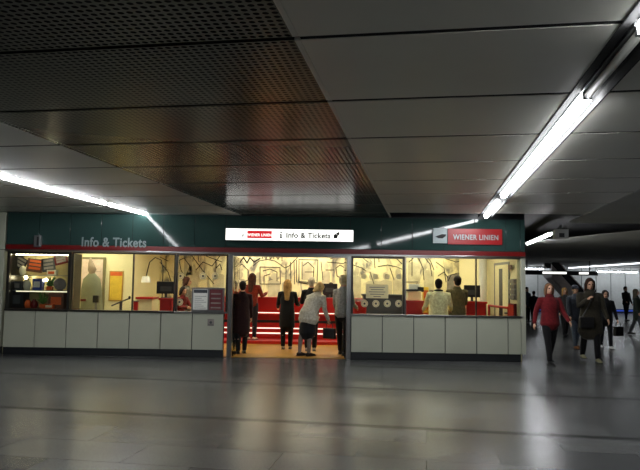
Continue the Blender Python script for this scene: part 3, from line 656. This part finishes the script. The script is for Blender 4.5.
obj('display', box(x0 + .05, x1 - .02, 1.8, 1.9, z + .04, z + .17, bevel=.01), M['white'], t); obj('print_head', box(x1 - .08, x1 + .06, 1.72, 1.9, z - .02, z + .1, bevel=.01), M['black'], t)
p = at(425.5, 297, 2.3); t = empty('leaflet_stand', 'narrow yellow leaflet stand between the ticket printer and the customer in cream', 'stand', (p.x, 2.3, .012))
zz = at(425, 287.5, 2.3).z; obj('stand_body', box(-.07, .07, -.06, .06, .03, zz, bevel=.006), M['yellow'], t, local=True); obj('stand_base', box(-.12, .12, -.12, .12, 0, .03), M['darkgrey'], t, local=True)
for k in range(3): obj('leaflet', box(-.055, .055, -.075, -.06, zz - .28 * (k + 1), zz - .28 * k - .08), M['orange'], t, local=True)
t, X5, zd5 = desk('service_desk', 'red service desk right of the customer in olive', 466.5, 486, 301.5, 1.75)
monitor(472, 2.0, zd5, .4, .3, 'black monitor on the red desk right of the customer in olive')
pA = at(489, 305.5, 1.6); pB = Vector((4.31, .62, pA.z - .02))
t = empty('railing', 'low red railing between the right red desk and the end wall', 'railing', (pA.x, 1.6, .012))
b = bmesh.new(); cyl(b, pA, pB, .03); obj('rail', b, M['red'], t)
for q in (pA, pB): b = bmesh.new(); cyl(b, (q.x, q.y, .012), (q.x, q.y, pA.z), .028); obj('post', b, M['red'], t)
p = at(483, 280, 2.5); b = bmesh.new(); tube(b, [(p.x, 2.5, .012), (p.x, 2.5, 2.78)], [.1, .1], 24, caps=False); S('column_interior', b, M['white'], 'round white column behind the right kiosk window', 'column', smooth=True)
t = empty('door_2', 'narrow cream and grey door in the right end wall of the kiosk', 'door', (4.35, 1.3, .012), kind='structure')
b = bmesh.new(); bx(b, 4.335, 4.36, .68, .74, .012, 2.2); bx(b, 4.335, 4.36, 1.86, 1.92, .012, 2.2); bx(b, 4.335, 4.36, .74, 1.86, 2.14, 2.2); obj('door_frame', b, M['steel'], t)
obj('door_leaf', box(4.345, 4.36, .74, 1.86, .012, 2.14), M['cream'], t); obj('glass_strip', box(4.34, 4.345, 1.22, 1.5, .5, 2.05), M['darkgrey'], t); obj('handle', box(4.29, 4.345, .8, .92, 1.0, 1.03), M['steel'], t)
z0, z1 = at(513, 269.5, .5).z, at(513, 265, .5).z
t = empty('exit_plate', 'small brown plate high on the end wall at the right of the kiosk', 'sign', (4.34, .5, z0)); obj('plate', box(4.3, 4.32, .36, .62, z0, z1), M['brown'], t); obj('wall_bracket', box(4.32, 4.36, .46, .5, z0 + .02, z1 - .02), M['steel'], t)
z1 = at(517, 303.5, .4).z
t = empty('red_cabinet', 'shallow red cabinet low in the right end corner of the kiosk', 'cabinet', (4.32, .38, .5)); obj('carcass', box(4.30, 4.358, .17, .6, .5, z1, bevel=.006), M['redband'], t); obj('cabinet_door', box(4.285, 4.30, .2, .57, .54, z1 - .03), M['red'], t)
z0, z1 = at(517, 300, .4).z, at(517, 279, .4).z
t = empty('leaflet_rack', 'grey leaflet rack on the end wall above the red cabinet', 'rack', (4.33, .37, z0))
obj('rack_back', box(4.345, 4.358, .17, .57, z0, z1), M['steel'], t)
for k in range(4): obj('pocket', box(4.3, 4.345, .19, .55, z0 + .02 + k * (z1 - z0) / 4, z0 + .1 + k * (z1 - z0) / 4), M['greyink'], t)

# ------------------------------------------------------------------ passage beyond the kiosk
Yf = 30
fw = empty('wall_far', 'ribbed pale grey wall at the far end of the passage', 'wall', (18, Yf, 0), kind='structure')
X = 5.0
while X < 27:
    obj('wall_panel', box(X + .02, X + .98, Yf, Yf + .06, .25, HC - .03, bevel=.02), M['farwall'], fw); X += 1.0
obj('backing', box(5, 27, Yf + .05, Yf + .2, 0, HC + .2), M['darkgrey'], fw); obj('kick_plate', box(5, 27, Yf - .02, Yf + .05, 0, .25), M['dark'], fw)
obj('light_strip', box(15, 27, Yf - .04, Yf - .02, .1, .2), M['bluelit'], fw)
def wlamp(x, y0, y1, label, z=HC - .1):
    t = empty('fluorescent_lamp', label, 'lamp', (x, (y0 + y1) / 2, z), 'passage lamp rows')
    L = (y1 - y0) / 2; obj('housing', box(-.04, .04, -L, L, .028, .079), M['steel'], t, local=True); b = bmesh.new(); tube(b, [(0, -L, 0), (0, L, 0)], [.03, .03], 10); obj('tube', b, M['tube_thin'], t, True, local=True)
for k in range(3): wlamp(17.0, 13.2 + k * 5.5, 18.66 + k * 5.5, 'long lit lamp row crossing above the far passage, ' + ['nearest section at the right edge', 'middle section', 'far section above the escalator'][k])
wlamp(12.5, 10, 14.5, 'lit passage lamp hidden behind the kiosk corner lamp') if False else None
def xlamp(x0, x1, Y, z, label):
    t = empty('fluorescent_lamp', label, 'lamp', ((x0 + x1) / 2, Y, z), 'lamps before the far wall'); L = (x1 - x0) / 2
    obj('housing', box(-L, L, -.06, .06, .045, .1, bevel=.005), M['steel'], t, local=True); b = bmesh.new(); tube(b, [(-L, 0, 0), (L, 0, 0)], [.03, .03], 10); obj('tube', b, M['tube_far'], t, True, local=True)
    for sx_ in (-L * .7, L * .7): b = bmesh.new(); cyl(b, (sx_, 0, .1), (sx_, 0, HC - .02 - z), .012, 6); obj('hanger', b, M['steel'], t, local=True)
xlamp(10.6, 12.8, 28.2, 2.86, 'added wash lamp before the ribbed wall, unseen behind the kiosk corner')  # hidden lamp added to brighten the far wall
xlamp(13.4, 15.1, 28.2, 2.86, 'small far lamp seen just right of the kiosk corner')
xlamp(18.3, 20.9, 28.2, 2.74, 'far lamp before the ribbed wall near the right edge')
xlamp(21.2, 23.8, 28.2, 2.74, 'added wash lamp before the ribbed wall beyond the right edge of the photo')  # out-of-view lamp added to wash the ribbed wall
# hanging sign band
yS = 20.0
a = at(520, 270.3, yS); c = at(598, 275.6, yS)
t = empty('hanging_sign', 'long black sign band with lit white fields hanging across the passage', 'sign', ((a.x + c.x) / 2, yS, c.z))
obj('sign_case', box(a.x, c.x, yS, yS + .2, c.z, a.z, bevel=.01), M['black'], t)
for p0, p1 in ((542.5, 566.5), (579, 588.5)): obj('lit_field', box(at(p0, 272, yS).x, at(p1, 272, yS).x, yS - .012, yS, c.z + .055, a.z - .05), M['signlit'], t)
for X in (a.x + .4, c.x - .4): obj('hanger', box(X - .02, X + .02, yS + .08, yS + .12, a.z, HC - .02), M['black'], t)
# escalator behind
ye = 22.5
P0, P1 = at(587, 303, ye), at(551.5, 263.5, ye)
t = empty('escalator', 'escalator with dark balustrades sloping down behind the walkers', 'escalator', ((P0.x + P1.x) / 2, ye, 0))
def slope(name, y0, y1, dz0, dz1, m):
    b = bmesh.new(); plate(b, [(P1.x, P1.z + dz0), (P0.x, max(.0, P0.z + dz0)), (P0.x, P0.z + dz1), (P1.x, P1.z + dz1)], y0, y1); return obj(name, b, m, t)
for y0 in (ye, ye + 1.2):
    slope('balustrade', y0, y0 + .06, -.05, .5, M['black']); slope('handrail', y0 - .02, y0 + .08, .5, .58, mat('pink_handrail', srgb(168, 140, 140), .4)); slope('skirting', y0 - .03, y0 + .1, -.75, -.05, mat('pink_cladding', srgb(240, 226, 222), .5))
b = bmesh.new(); n = 14
for k in range(n):
    f0, f1 = k / n, (k + 1) / n; xa = P1.x + (P0.x - P1.x) * f0; xb = P1.x + (P0.x - P1.x) * f1; z = P1.z + (P0.z - P1.z) * f1 - .1; bx(b, xa, xb, ye + .1, ye + 1.18, max(0, z - .3), max(.02, z))
obj('steps', b, M['steel'], t)
slope('truss', ye + .15, ye + 1.1, -.8, -.45, MATS['pink_cladding'])
# ------------------------------------------------------------------ people
def remesh(bm, vox, smooth=2):
    me = bpy.data.meshes.new('tmp'); bm.to_mesh(me); bm.free()
    o = bpy.data.objects.new('tmp', me); COL.objects.link(o)
    md = o.modifiers.new('r', 'REMESH'); md.mode = 'VOXEL'; md.voxel_size = vox
    if smooth: s = o.modifiers.new('s', 'SMOOTH'); s.factor = .5; s.iterations = smooth
    dg = bpy.context.evaluated_depsgraph_get(); dg.update()
    out = bpy.data.meshes.new_from_object(o.evaluated_get(dg)); bpy.data.objects.remove(o); bpy.data.meshes.remove(me)
    for p in out.polygons: p.use_smooth = True
    return out
def link_mesh(name, me, mats, parent):
    for m in mats: me.materials.append(m)
    o = bpy.data.objects.new(name, me); COL.objects.link(o); o.parent = parent; ORIGIN[o.name] = Vector((0, 0, 0)); return o
SKIN = mat('skin', srgb(196, 150, 122), .55, var=.06, scale=9); EYE = mat('eye', srgb(32, 24, 20), .2); LIP = mat('lip', srgb(158, 86, 78), .45)
WHITE_EYE = None
def rx(p, pivot, a):                     # lean forward (towards -Y) about the x axis
    d = Vector(p) - pivot; c, s = math.cos(a), math.sin(a); return pivot + Vector((d.x, d.y * c - d.z * s, d.y * s + d.z * c))
def person(label, loc, h, heading, top='dark', bottom='black', shoes='black', hair='brown', hair_len=0.0, lean=0, legs=((0, 0), (0, 0)), arms=((5, 8, 10), (5, 8, 10)),
           hem=.84, skirt=None, head=(0, 0), vox=.0125, skin=None, cap=None, group=None, build=1.0, collar=None, barelegs=None, flare=0.0, z0=0.0, hips=0.0, twist=0):
    s = h / 1.75
    t = empty('person', label, 'person', (loc[0], loc[1], z0), group, rz=R_(heading))
    S_ = Vector; lean = R_(lean)
    hip = S_((0, 0, .94)); knee = []; ank = []; hipj = []
    for i, sd in enumerate((-1, 1)):
        a, k = R_(legs[i][0]), R_(legs[i][1]); j = hip + S_((sd * .092, hips, -.02)); kn = j + S_((sd * .005, -math.sin(a) * .43, -math.cos(a) * .43))
        an = kn + S_((-sd * .01, -math.sin(a - k) * .42, -math.cos(a - k) * .42)); hipj.append(j); knee.append(kn); ank.append(an)
    dz = .075 - min(a.z for a in ank); dzv = S_((0, 0, dz))
    hip = hip + dzv; hipj = [p + dzv for p in hipj]; knee = [p + dzv for p in knee]; ank = [p + dzv for p in ank]
    up = lambda x, y, z: rx((x, y, z + dz), hip, lean)
    neck = up(0, .015, 1.475); hp = lean * .55 + R_(head[0])
    hc = neck + S_((0, -math.sin(hp) * .145 - .01, math.cos(hp) * .145)); HR = Matrix.Rotation(R_(head[1]), 3, 'Z') @ Matrix.Rotation(hp, 3, 'X')
    H_ = lambda x, y, z: hc + HR @ S_((x, y, z))
    sh = []; el = []; wr = []; hd = []
    for i, sd in enumerate((-1, 1)):
        p, q, e = [R_(v) for v in arms[i][:3]]; inw = R_(arms[i][3]) if len(arms[i]) > 3 else 0
        sj = up(sd * .172 * build, .01, 1.395); d1 = S_((sd * math.sin(q), -math.sin(p) * math.cos(q), -math.cos(p) * math.cos(q)))
        ej = sj + d1 * .29; q2 = q * .6 - inw; d2 = S_((sd * math.sin(q2), -math.sin(p + e) * math.cos(q2), -math.cos(p + e) * math.cos(q2)))
        wj = ej + d2 * .25; sh.append(sj); el.append(ej); wr.append(wj); hd.append(d2)
    B = build
    # body: one continuous surface
    bm = bmesh.new()
    tube(bm, [up(0, 0, .86), up(0, 0, .95), up(0, 0, 1.08), up(0, -.005, 1.26), up(0, 0, 1.38), up(0, .01, 1.45)], [(.13, .09), (.155 * B, .105), (.125 * B, .09), (.15 * B, .105), (.155 * B, .085), (.08, .06)], 18, ref=(1, 0, 0))
    tube(bm, [up(0, .012, 1.42), neck + S_((0, 0, .03)), hc + HR @ S_((0, .015, -.06))], [.062, .054, .052], 12)
    ell(bm, hc + HR @ S_((0, .01, .02)), (.077, .096, .1), HR, 18); ell(bm, hc + HR @ S_((0, -.022, -.045)), (.058, .07, .072), HR, 16)
    ell(bm, hc + HR @ S_((0, -.095, -.02)), (.013, .022, .016), HR, 10); tube(bm, [H_(0, -.088, .015), H_(0, -.104, -.02)], [.008, .012], 8)
    for sd in (-1, 1):
        ell(bm, hc + HR @ S_((sd * .078, .015, -.005)), (.012, .02, .032), HR, 10)
    ell(bm, hc + HR @ S_((0, -.083, -.06)), (.024, .012, .01), HR, 10)
    for i, sd in enumerate((-1, 1)):
        tube(bm, [hipj[i] + S_((0, 0, .03)), hipj[i].lerp(knee[i], .45), knee[i], knee[i].lerp(ank[i], .35) + S_((0, .012, 0)), ank[i]], [.086, .074, .054, .054, .038], 14)
        tube(bm, [ank[i] + S_((0, .035, -.03)), ank[i] + S_((0, -.03, -.035)), ank[i] + S_((0, -.13, -.05))], [.034, .038, .026], 10)
        tube(bm, [sh[i] + S_((-sd * .03, 0, 0)), sh[i].lerp(el[i], .4), el[i], el[i].lerp(wr[i], .3), wr[i]], [.052, .045, .037, .037, .026], 12)
        # hand: palm, four unequal bent fingers, thumb from the side of the palm
        d = hd[i]; fw_ = S_((0, -1, 0)) - d * (-d.y); fw_ = (fw_.normalized() if fw_.length > .2 else S_((0, 0, 1))); cu = (S_((-sd, 0, 0)) - d * (-sd * d.x)); cu = (cu - fw_ * cu.dot(fw_)).normalized()
        pe = wr[i] + d * .085
        tube(bm, [wr[i] + d * .005, wr[i] + d * .045, pe], [(.026, .019), (.037, .018), (.038, .015)], 12, ref=fw_)
        for k, (off, ln) in enumerate(((.03, .068), (.01, .078), (-.011, .072), (-.031, .056))):
            b0 = pe + fw_ * off - d * .012; b1 = b0 + (d + cu * .25).normalized() * ln * .55; b2 = b1 + (d + cu * .95).normalized() * ln * .5
            tube(bm, [b0, b1, b2], [.0088, .0082, .0068], 8)
        b0 = wr[i] + d * .03 + fw_ * .025; b1 = b0 + (d * .8 + fw_ * .75 + cu * .2).normalized() * .042; b2 = b1 + (d + fw_ * .25 + cu * .3).normalized() * .03
        tube(bm, [b0, b1, b2], [.013, .0105, .008], 8)
    bmesh.ops.scale(bm, verts=bm.verts[:], vec=(s, s, s))
    me = remesh(bm, min(vox, .010) if vox < .016 else vox, 1)
    sk = skin or SKIN; bo = link_mesh('body', me, [sk, EYE, LIP] + ([barelegs] if barelegs else []), t)
    for p in me.polygons:
        c = p.center / s; l = HR.transposed() @ (c - hc)
        if l.length < .14 and l.y < -.05:
            for sd in (-1, 1):
                if abs(l.x - sd * .032) < .016 and abs(l.z - .012) < .009: p.material_index = 1
            if abs(l.x) < .026 and abs(l.z + .061) < .009: p.material_index = 2
        if barelegs and c.z < hip.z - .2 and abs(c.x) < .25: 
            if min((c - wr[0]).length, (c - wr[1]).length) > .2: p.material_index = 3
    def fin(name, bm, v, m, sm=2):
        bmesh.ops.scale(bm, verts=bm.verts[:], vec=(s, s, s)); return link_mesh(name, remesh(bm, v, sm), [m], t)
    # top garment
    bm = bmesh.new(); P = []; Rr = []; zz = hem
    def low(z): f = max(0, (.94 - z)); p = up(0, 0, .95); return S_((0, hips * min(1, f * 3) - math.sin(lean) * .05, z + dz)) 
    if hem < .93:
        n = max(2, int((.93 - hem) / .12) + 1)
        for k in range(n):
            z = hem + (.93 - hem) * k / n; g = .19 * B + flare * (1 - k / n); P.append(low(z) + S_((0, .0, 0))); Rr.append((g, g * .74))
    for z, a, b in ((.95, .182, .132), (1.09, .165, .122), (1.26, .182, .132), (1.36, .178, .112), (1.41, .14, .095), (1.45, .095, .08)):
        if z >= hem - .001: P.append(up(0, 0, z)); Rr.append((a * B, b * B))
    tube(bm, P, Rr, 22, ref=(1, 0, 0))
    for i, sd in enumerate((-1, 1)):
        tube(bm, [sh[i] + S_((-sd * .05, 0, .0)), sh[i], sh[i].lerp(el[i], .5), el[i], el[i].lerp(wr[i], .5), wr[i] - hd[i] * .01], [.058, .066 * min(B, 1.08), .06 * min(B, 1.08), .055, .05, .044], 14)
    tube(bm, [up(0, .012, 1.43), neck + S_((0, .0, .015))], [(.088, .08), (.074, .07)], 16, caps=False)
    tm = cloth(*top); jk = fin('jacket', bm, vox, tm)
    if collar:
        bm = bmesh.new(); ring = [up(.082 * math.cos(a), .012 + .075 * math.sin(a), 1.475 + .012 * math.sin(a)) for a in [2 * PI * k / 16 for k in range(17)]]; tube(bm, ring, [.022] * 17, 8, caps=False)
        bmesh.ops.scale(bm, verts=bm.verts[:], vec=(s, s, s)); obj('collar', bm, cloth(*collar), jk, True, local=True)
    # lower garment
    bmn = cloth(*bottom)
    if skirt:
        bm = bmesh.new(); k = hip.z - dz; tube(bm, [up(0, 0, .99), low(.88), low((.9 + skirt) / 2), low(skirt)], [(.15, .115), (.185, .15), (.2, .165), (.215, .175)], 24, ref=(1, 0, 0)); fin('skirt', bm, vox, bmn)
    else:
        bm = bmesh.new(); tube(bm, [up(0, 0, .8), up(0, 0, .9), up(0, 0, 1.0)], [(.13, .1), (.168, .122), (.158, .112)], 18, ref=(1, 0, 0))
        for i in (0, 1): tube(bm, [hipj[i] + S_((0, 0, .02)), hipj[i].lerp(knee[i], .5), knee[i], knee[i].lerp(ank[i], .5), ank[i] + (knee[i] - ank[i]).normalized() * .02], [.1, .09, .07, .064, .056], 14)
        fin('trousers', bm, vox, bmn)
    sm = cloth(*shoes) if isinstance(shoes, tuple) else M['black']
    for i in (0, 1):
        bm = bmesh.new(); a = ank[i]; tube(bm, [a + S_((0, .05, -.035)), a + S_((0, -.02, -.03)), a + S_((0, -.12, -.045)), a + S_((0, -.185, -.052))], [(.036, .04), (.043, .046), (.046, .03), (.034, .02)], 14, ref=(1, 0, 0))
        for v in bm.verts: v.co.z = max(v.co.z, a.z - .074)
        bmesh.ops.scale(bm, verts=bm.verts[:], vec=(s, s, s)); so = obj('shoe', bm, sm, t, True, local=True)
        bm = bmesh.new(); bx(bm, a.x - .04, a.x + .04, a.y - .2, a.y + .075, a.z - .0749, a.z - .06); bmesh.ops.scale(bm, verts=bm.verts[:], vec=(s, s, s)); obj('sole', bm, M['rubber'], so, local=True)
    # hair
    hm = cloth(*hair); bm = bmesh.new()
    ell(bm, hc + HR @ S_((0, .028, .038)), (.09, .104, .1), HR, 18)
    if hair_len > 0:
        for sd in (-1, 1): tube(bm, [H_(sd * .068, .0, .06), H_(sd * .086, .02, -.02), H_(sd * .085, .03, -.02 - min(hair_len, .16))], [(.03, .05), (.026, .055), (.02, .04)], 10)
        tube(bm, [H_(0, .05, .07), H_(0, .088, -.02), H_(0, .085, -.11) , up(0, .125, 1.47 - max(0, hair_len - .12))], [(.08, .04), (.088, .042), (.088, .036), (.06, .022)], 14, ref=(1, 0, 0))
    else: ell(bm, hc + HR @ S_((0, .045, -.03)), (.078, .075, .07), HR, 14)
    fin('hair', bm, min(vox, .011), hm, 2)
    if cap:
        bm = bmesh.new(); ell(bm, hc + HR @ S_((0, .02, .06)), (.096, .112, .085), HR, 18); tube(bm, [H_(0, -.08, .06), H_(0, -.16, .045)], [(.07, .014), (.05, .008)], 14, ref=(1, 0, 0)); fin('cap', bm, .01, cloth(*cap))
    T = Matrix.Translation((loc[0], loc[1], z0)) @ Matrix.Rotation(R_(heading), 4, 'Z') @ Matrix.Scale(s, 4)
    return dict(root=t, wrist=[T @ p for p in wr], hand=[T @ (p + d * .1) for p, d in zip(wr, hd)], shoulder=[T @ p for p in sh], hip=T @ hip, neck=T @ neck, T=T)
def place(px, fy, top, z0=0.0):          # feet on the floor at a pixel; height from the pixel of the crown
    p = atz(px, fy, z0); return (p.x, p.y), at(px, top, p.y).z - z0
def bag(label, c, w, h, d, m, heading, strap=None, name='handbag'):
    t = empty(name, label, 'bag', c, rz=R_(heading))
    obj('bag_body', box(-w / 2, w / 2, -d / 2, d / 2, -h, 0, bevel=min(d, h) * .22), m, t, local=True)
    obj('flap', box(-w / 2 + .01, w / 2 - .01, -d / 2 - .008, -d / 2 + .01, -h * .5, -.01, bevel=.003), m, t, local=True)
    b = bmesh.new()
    if strap is None: tube(b, [(-w * .3, 0, -.01), (-w * .25, 0, .09), (0, 0, .125), (w * .25, 0, .09), (w * .3, 0, -.01)], [.01] * 5, 8); obj('handle', b, m, t, True, local=True)
    else:
        Mi = (Matrix.Translation(c) @ Matrix.Rotation(R_(heading), 4, 'Z')).inverted(); tube(b, [Mi @ Vector(p) for p in strap], [.014] * len(strap), 8); obj('strap', b, m, t, True, local=True)
    return t
BLK = ('black', (13, 13, 15)); leather = mat('black_leather', srgb(20, 19, 19), .4, bump=.1)
st = lambda a, k=0: (a, k)
fz = .012
# entrance
l, h = place(241, 353.5, 281, fz)
person('person in a long dark maroon coat at the left post of the entrance', l, h, 195, ('maroon', (36, 15, 15)), BLK, hair=('dark_brown', (34, 26, 22)), hem=.52, flare=.008, legs=((6, 4), (-6, 2)), z0=fz, build=1.05)
p = at(251.5, 300, 3.5)
person('person in an orange red jacket with long brown hair at the red counter', (p.x, 3.52), 1.80, 165, ('orange_red', (112, 36, 20)), ('navy', (30, 26, 32)), shoes=('white_shoe', (225, 215, 190)), hair=('long_brown', (58, 34, 24)), hair_len=.34, arms=((30, 12, 75), (25, 14, 70)), hem=.9, lean=4, z0=.09, legs=((3, 3), (-2, 2)))
p = at(242, 300, 3.2)
person('white-haired person in an orange top at the counter behind the maroon coat', (p.x - .1, 2.9), 1.70, 205, ('rust', (170, 62, 30)), BLK, shoes=('white_shoe', (225, 215, 190)), hair=('white_hair', (214, 204, 182)), arms=((28, 10, 70), (25, 12, 65)), z0=.012)
l, h = place(286.5, 349, 279.5, fz)
person('person with long blond hair in a black coat standing mid entrance', l, h, 178, ('black_coat', (14, 14, 15)), BLK, shoes=('grey_shoe', (120, 112, 98)), hair=('blond', (146, 112, 62)), hair_len=.36, hem=.56, flare=.005, arms=((22, 12, 60), (18, 12, 50)), legs=((3, 2), (-3, 1)), z0=fz, build=1.03)
l, h = place(310.5, 350.8, 277, fz)
person('person with pale hair in a dark jacket, hidden behind the bending woman', l, h, 182, ('near_charcoal', (24, 23, 23)), BLK, shoes=('pale_shoe', (150, 145, 138)), hair=('pale_grey', (196, 184, 156)), hem=.78, arms=((25, 10, 65), (25, 10, 65)), z0=fz)
l = atz(307.5, 355.8, fz)
D = person('person in a pale grey jacket and black skirt bending forward in the entrance', (l.x, l.y), 1.74, 136, ('pale_grey_jacket', (176, 170, 152)), BLK, shoes=('dark_shoe', (40, 30, 26)), hair=('short_blond', (190, 160, 104)), hair_len=.05, hem=.80, skirt=.50, flare=.02, lean=34, hips=.05, head=(14, 0), arms=((6, 6, 18), (14, 6, 40)), legs=((3, 6), (-7, 2)), barelegs=mat('grey_stockings', srgb(112, 100, 92), .6), z0=fz, build=1.3)
c = D['hand'][0]; bag('black handbag hanging from the hand of the bending woman in the entrance', (c.x, c.y, c.z - .1), .30, .24, .1, leather, 150)
l, h = place(337.5, 354.8, 274.5, fz)
person('person in a grey sweater and black trousers at the right post of the entrance', (l[0] + .11, l[1]), h, 160, ('grey_sweater', (150, 150, 144)), BLK, hair=('straw', (200, 186, 150)), hem=.88, lean=2, legs=((-8, 4), (10, 2)), arms=((15, 6, 55), (12, 6, 40)), z0=fz)
p = at(331, 290, 5.0); person('clerk in black behind the right end of the red counter', (p.x, 5.0), 1.66, 8, ('black_shirt', (30, 26, 28)), BLK, hair=('dark_brown', (34, 26, 22)), hair_len=.1, z0=fz, arms=((20, 6, 60), (20, 6, 60)))
# behind the left window
p = at(180, 290, 2.55); person('clerk in a dark red shirt leaning at the desk left of the notice board', (p.x, 2.55), 1.50, 60, ('dark_red', (110, 30, 28)), BLK, hair=('near_black', (30, 20, 18)), hair_len=.08, z0=fz, lean=14, arms=((35, 8, 50), (30, 8, 50)))
p = at(187.5, 285, 3.2); person('person with brown hair in a grey top standing behind the clerk in dark red', (p.x, 3.2), 1.75, 100, ('grey_top', (112, 104, 92)), BLK, hair=('brown_hair', (66, 36, 24)), hair_len=.06, z0=fz)
# behind the right window
p = at(438.5, 300, .95); person('person in a cream jacket seen from behind at the right window', (p.x, .95), at(438, 279.5, .95).z, 176, ('cream_jacket', (240, 226, 180)), BLK, hair=('near_black', (30, 20, 18)), hem=.85, build=1.22, z0=fz, collar=BLK, arms=((20, 14, 45), (20, 14, 45)))
p = at(458.5, 300, 1.25); person('person in an olive jacket seen from behind beside the cream jacket', (p.x - .0, 1.42), at(457.5, 276.5, 1.45).z, 192, ('olive', (94, 86, 60)), BLK, hair=('dark_brown', (34, 26, 22)), hem=.80, build=1.12, z0=fz, arms=((22, 10, 50), (30, 16, 60)))
# passage
l, h = place(550.5, 364, 282.5)
person('person in a red jacket and black trousers walking toward the viewer', l, h, 4, ('red_jacket', (98, 18, 23)), BLK, hair=('light_brown', (110, 76, 52)), hair_len=.1, hem=.86, legs=((14, 4), (-14, 10)), arms=((-8, 20, 18), (12, 18, 30)), build=1.12, collar=('dark_red_collar', (70, 18, 20)))
l, h = place(591, 361.5, 277.5)
D = person('person in a dark olive coat with a shoulder bag walking beside the red jacket', l, h, -6, ('dark_olive', (50, 46, 36)), BLK, shoes=('pale_yellow_shoe', (150, 146, 112)), hair=('dark_auburn', (56, 34, 24)), hair_len=.16, hem=.62, flare=.03, legs=((-13, 14), (13, 3)), arms=((35, 12, 95, 35), (8, 12, 25)), build=1.2, head=(12, 0))
c = D['T'] @ Vector((-.14, -.22, .93)); sr = D['T'] @ Vector((.12, -.02, 1.49)); sl = D['T'] @ Vector((-.02, -.185, 1.3)); bag('dark shoulder bag worn across the front of the dark olive coat', c, .3, .24, .1, leather, -6, strap=[c + Vector((-.11, 0, -.02)), D['T'] @ Vector((-.1, -.19, 1.12)), sl, sr], name='shoulder_bag')
l, h = place(576.5, 348.5, 285)
person('person in a dark cap and grey jeans walking behind the dark olive coat', l, h, 5, ('slate', (44, 48, 56)), ('jeans', (78, 88, 104)), shoes=('tan_shoe', (128, 82, 48)), hair=('dark_brown', (34, 26, 22)), hem=.8, legs=((10, 3), (-10, 10)), arms=((12, 10, 15), (-10, 10, 12)), cap=('navy_cap', (28, 32, 44)), build=1.1)
l, h = place(606.5, 348.5, 290)
D = person('person in a black jacket with white shoes walking right of the dark olive coat', l, h, -4, ('black_jacket', (28, 28, 32)), ('dark_jeans', (30, 32, 38)), shoes=('bright_shoe', (205, 205, 205)), hair=('near_black', (30, 20, 18)), hair_len=.06, hem=.8, legs=((-9, 8), (9, 2)), arms=((-8, 10, 10), (6, 14, 12)), build=1.08)
c = D['hand'][1]; bag('black bag carried low by the person in white shoes', (c.x, c.y, c.z - .1), .28, .26, .1, leather, 20)
l, h = place(626.5, 320.5, 286.5)
person('distant person in black standing before the ribbed far wall', l, h, 20, ('black_shirt', (30, 26, 28)), BLK, hair=('near_black', (30, 20, 18)), vox=.02, legs=((6, 2), (-6, 4)), arms=((15, 12, 40), (5, 12, 15)), build=1.1)
l, h = place(637.5, 335, 288.5)
person('person in a dark green coat with long hair cut off by the right edge', l, h, 60, ('dark_green', (58, 66, 58)), ('grey_trousers', (70, 72, 76)), hair=('ash', (110, 100, 84)), hair_len=.25, hem=.66, vox=.016, legs=((14, 2), (-14, 8)))
l, h = place(527.5, 322, 287)
person('distant person in blue grey standing just right of the kiosk corner', l, h, 30, ('blue_grey', (62, 70, 86)), BLK, hair=('dark_brown', (34, 26, 22)), vox=.02)
l, h = place(534, 322.5, 291)
person('distant person in black beside the blue grey figure near the kiosk corner', l, h, 170, ('black_jacket', (28, 28, 32)), BLK, hair=('near_black', (30, 20, 18)), vox=.02)
l, h = place(565.5, 337, 287.5)
person('person with blond hair in a dark jacket behind the red jacket and the cap', l, h, 0, ('charcoal', (40, 38, 38)), BLK, hair=('blond', (146, 112, 62)), hair_len=.2, vox=.016, legs=((10, 2), (-10, 8)))

# ------------------------------------------------------------------ world and view
wd = bpy.data.worlds.new('world'); sc.world = wd; wd.use_nodes = True
wd.node_tree.nodes['Background'].inputs[0].default_value = (.75, .85, 1, 1); wd.node_tree.nodes['Background'].inputs[1].default_value = .01
vs_ = sc.view_settings; vs_.view_transform = 'Standard'; vs_.look = 'None'; vs_.gamma = 1; vs_.use_curve_mapping = False; vs_.exposure = 0.0
sc.cycles.use_denoising = True; sc.cycles.max_bounces = 8; sc.cycles.transparent_max_bounces = 24; sc.cycles.sample_clamp_indirect = 4
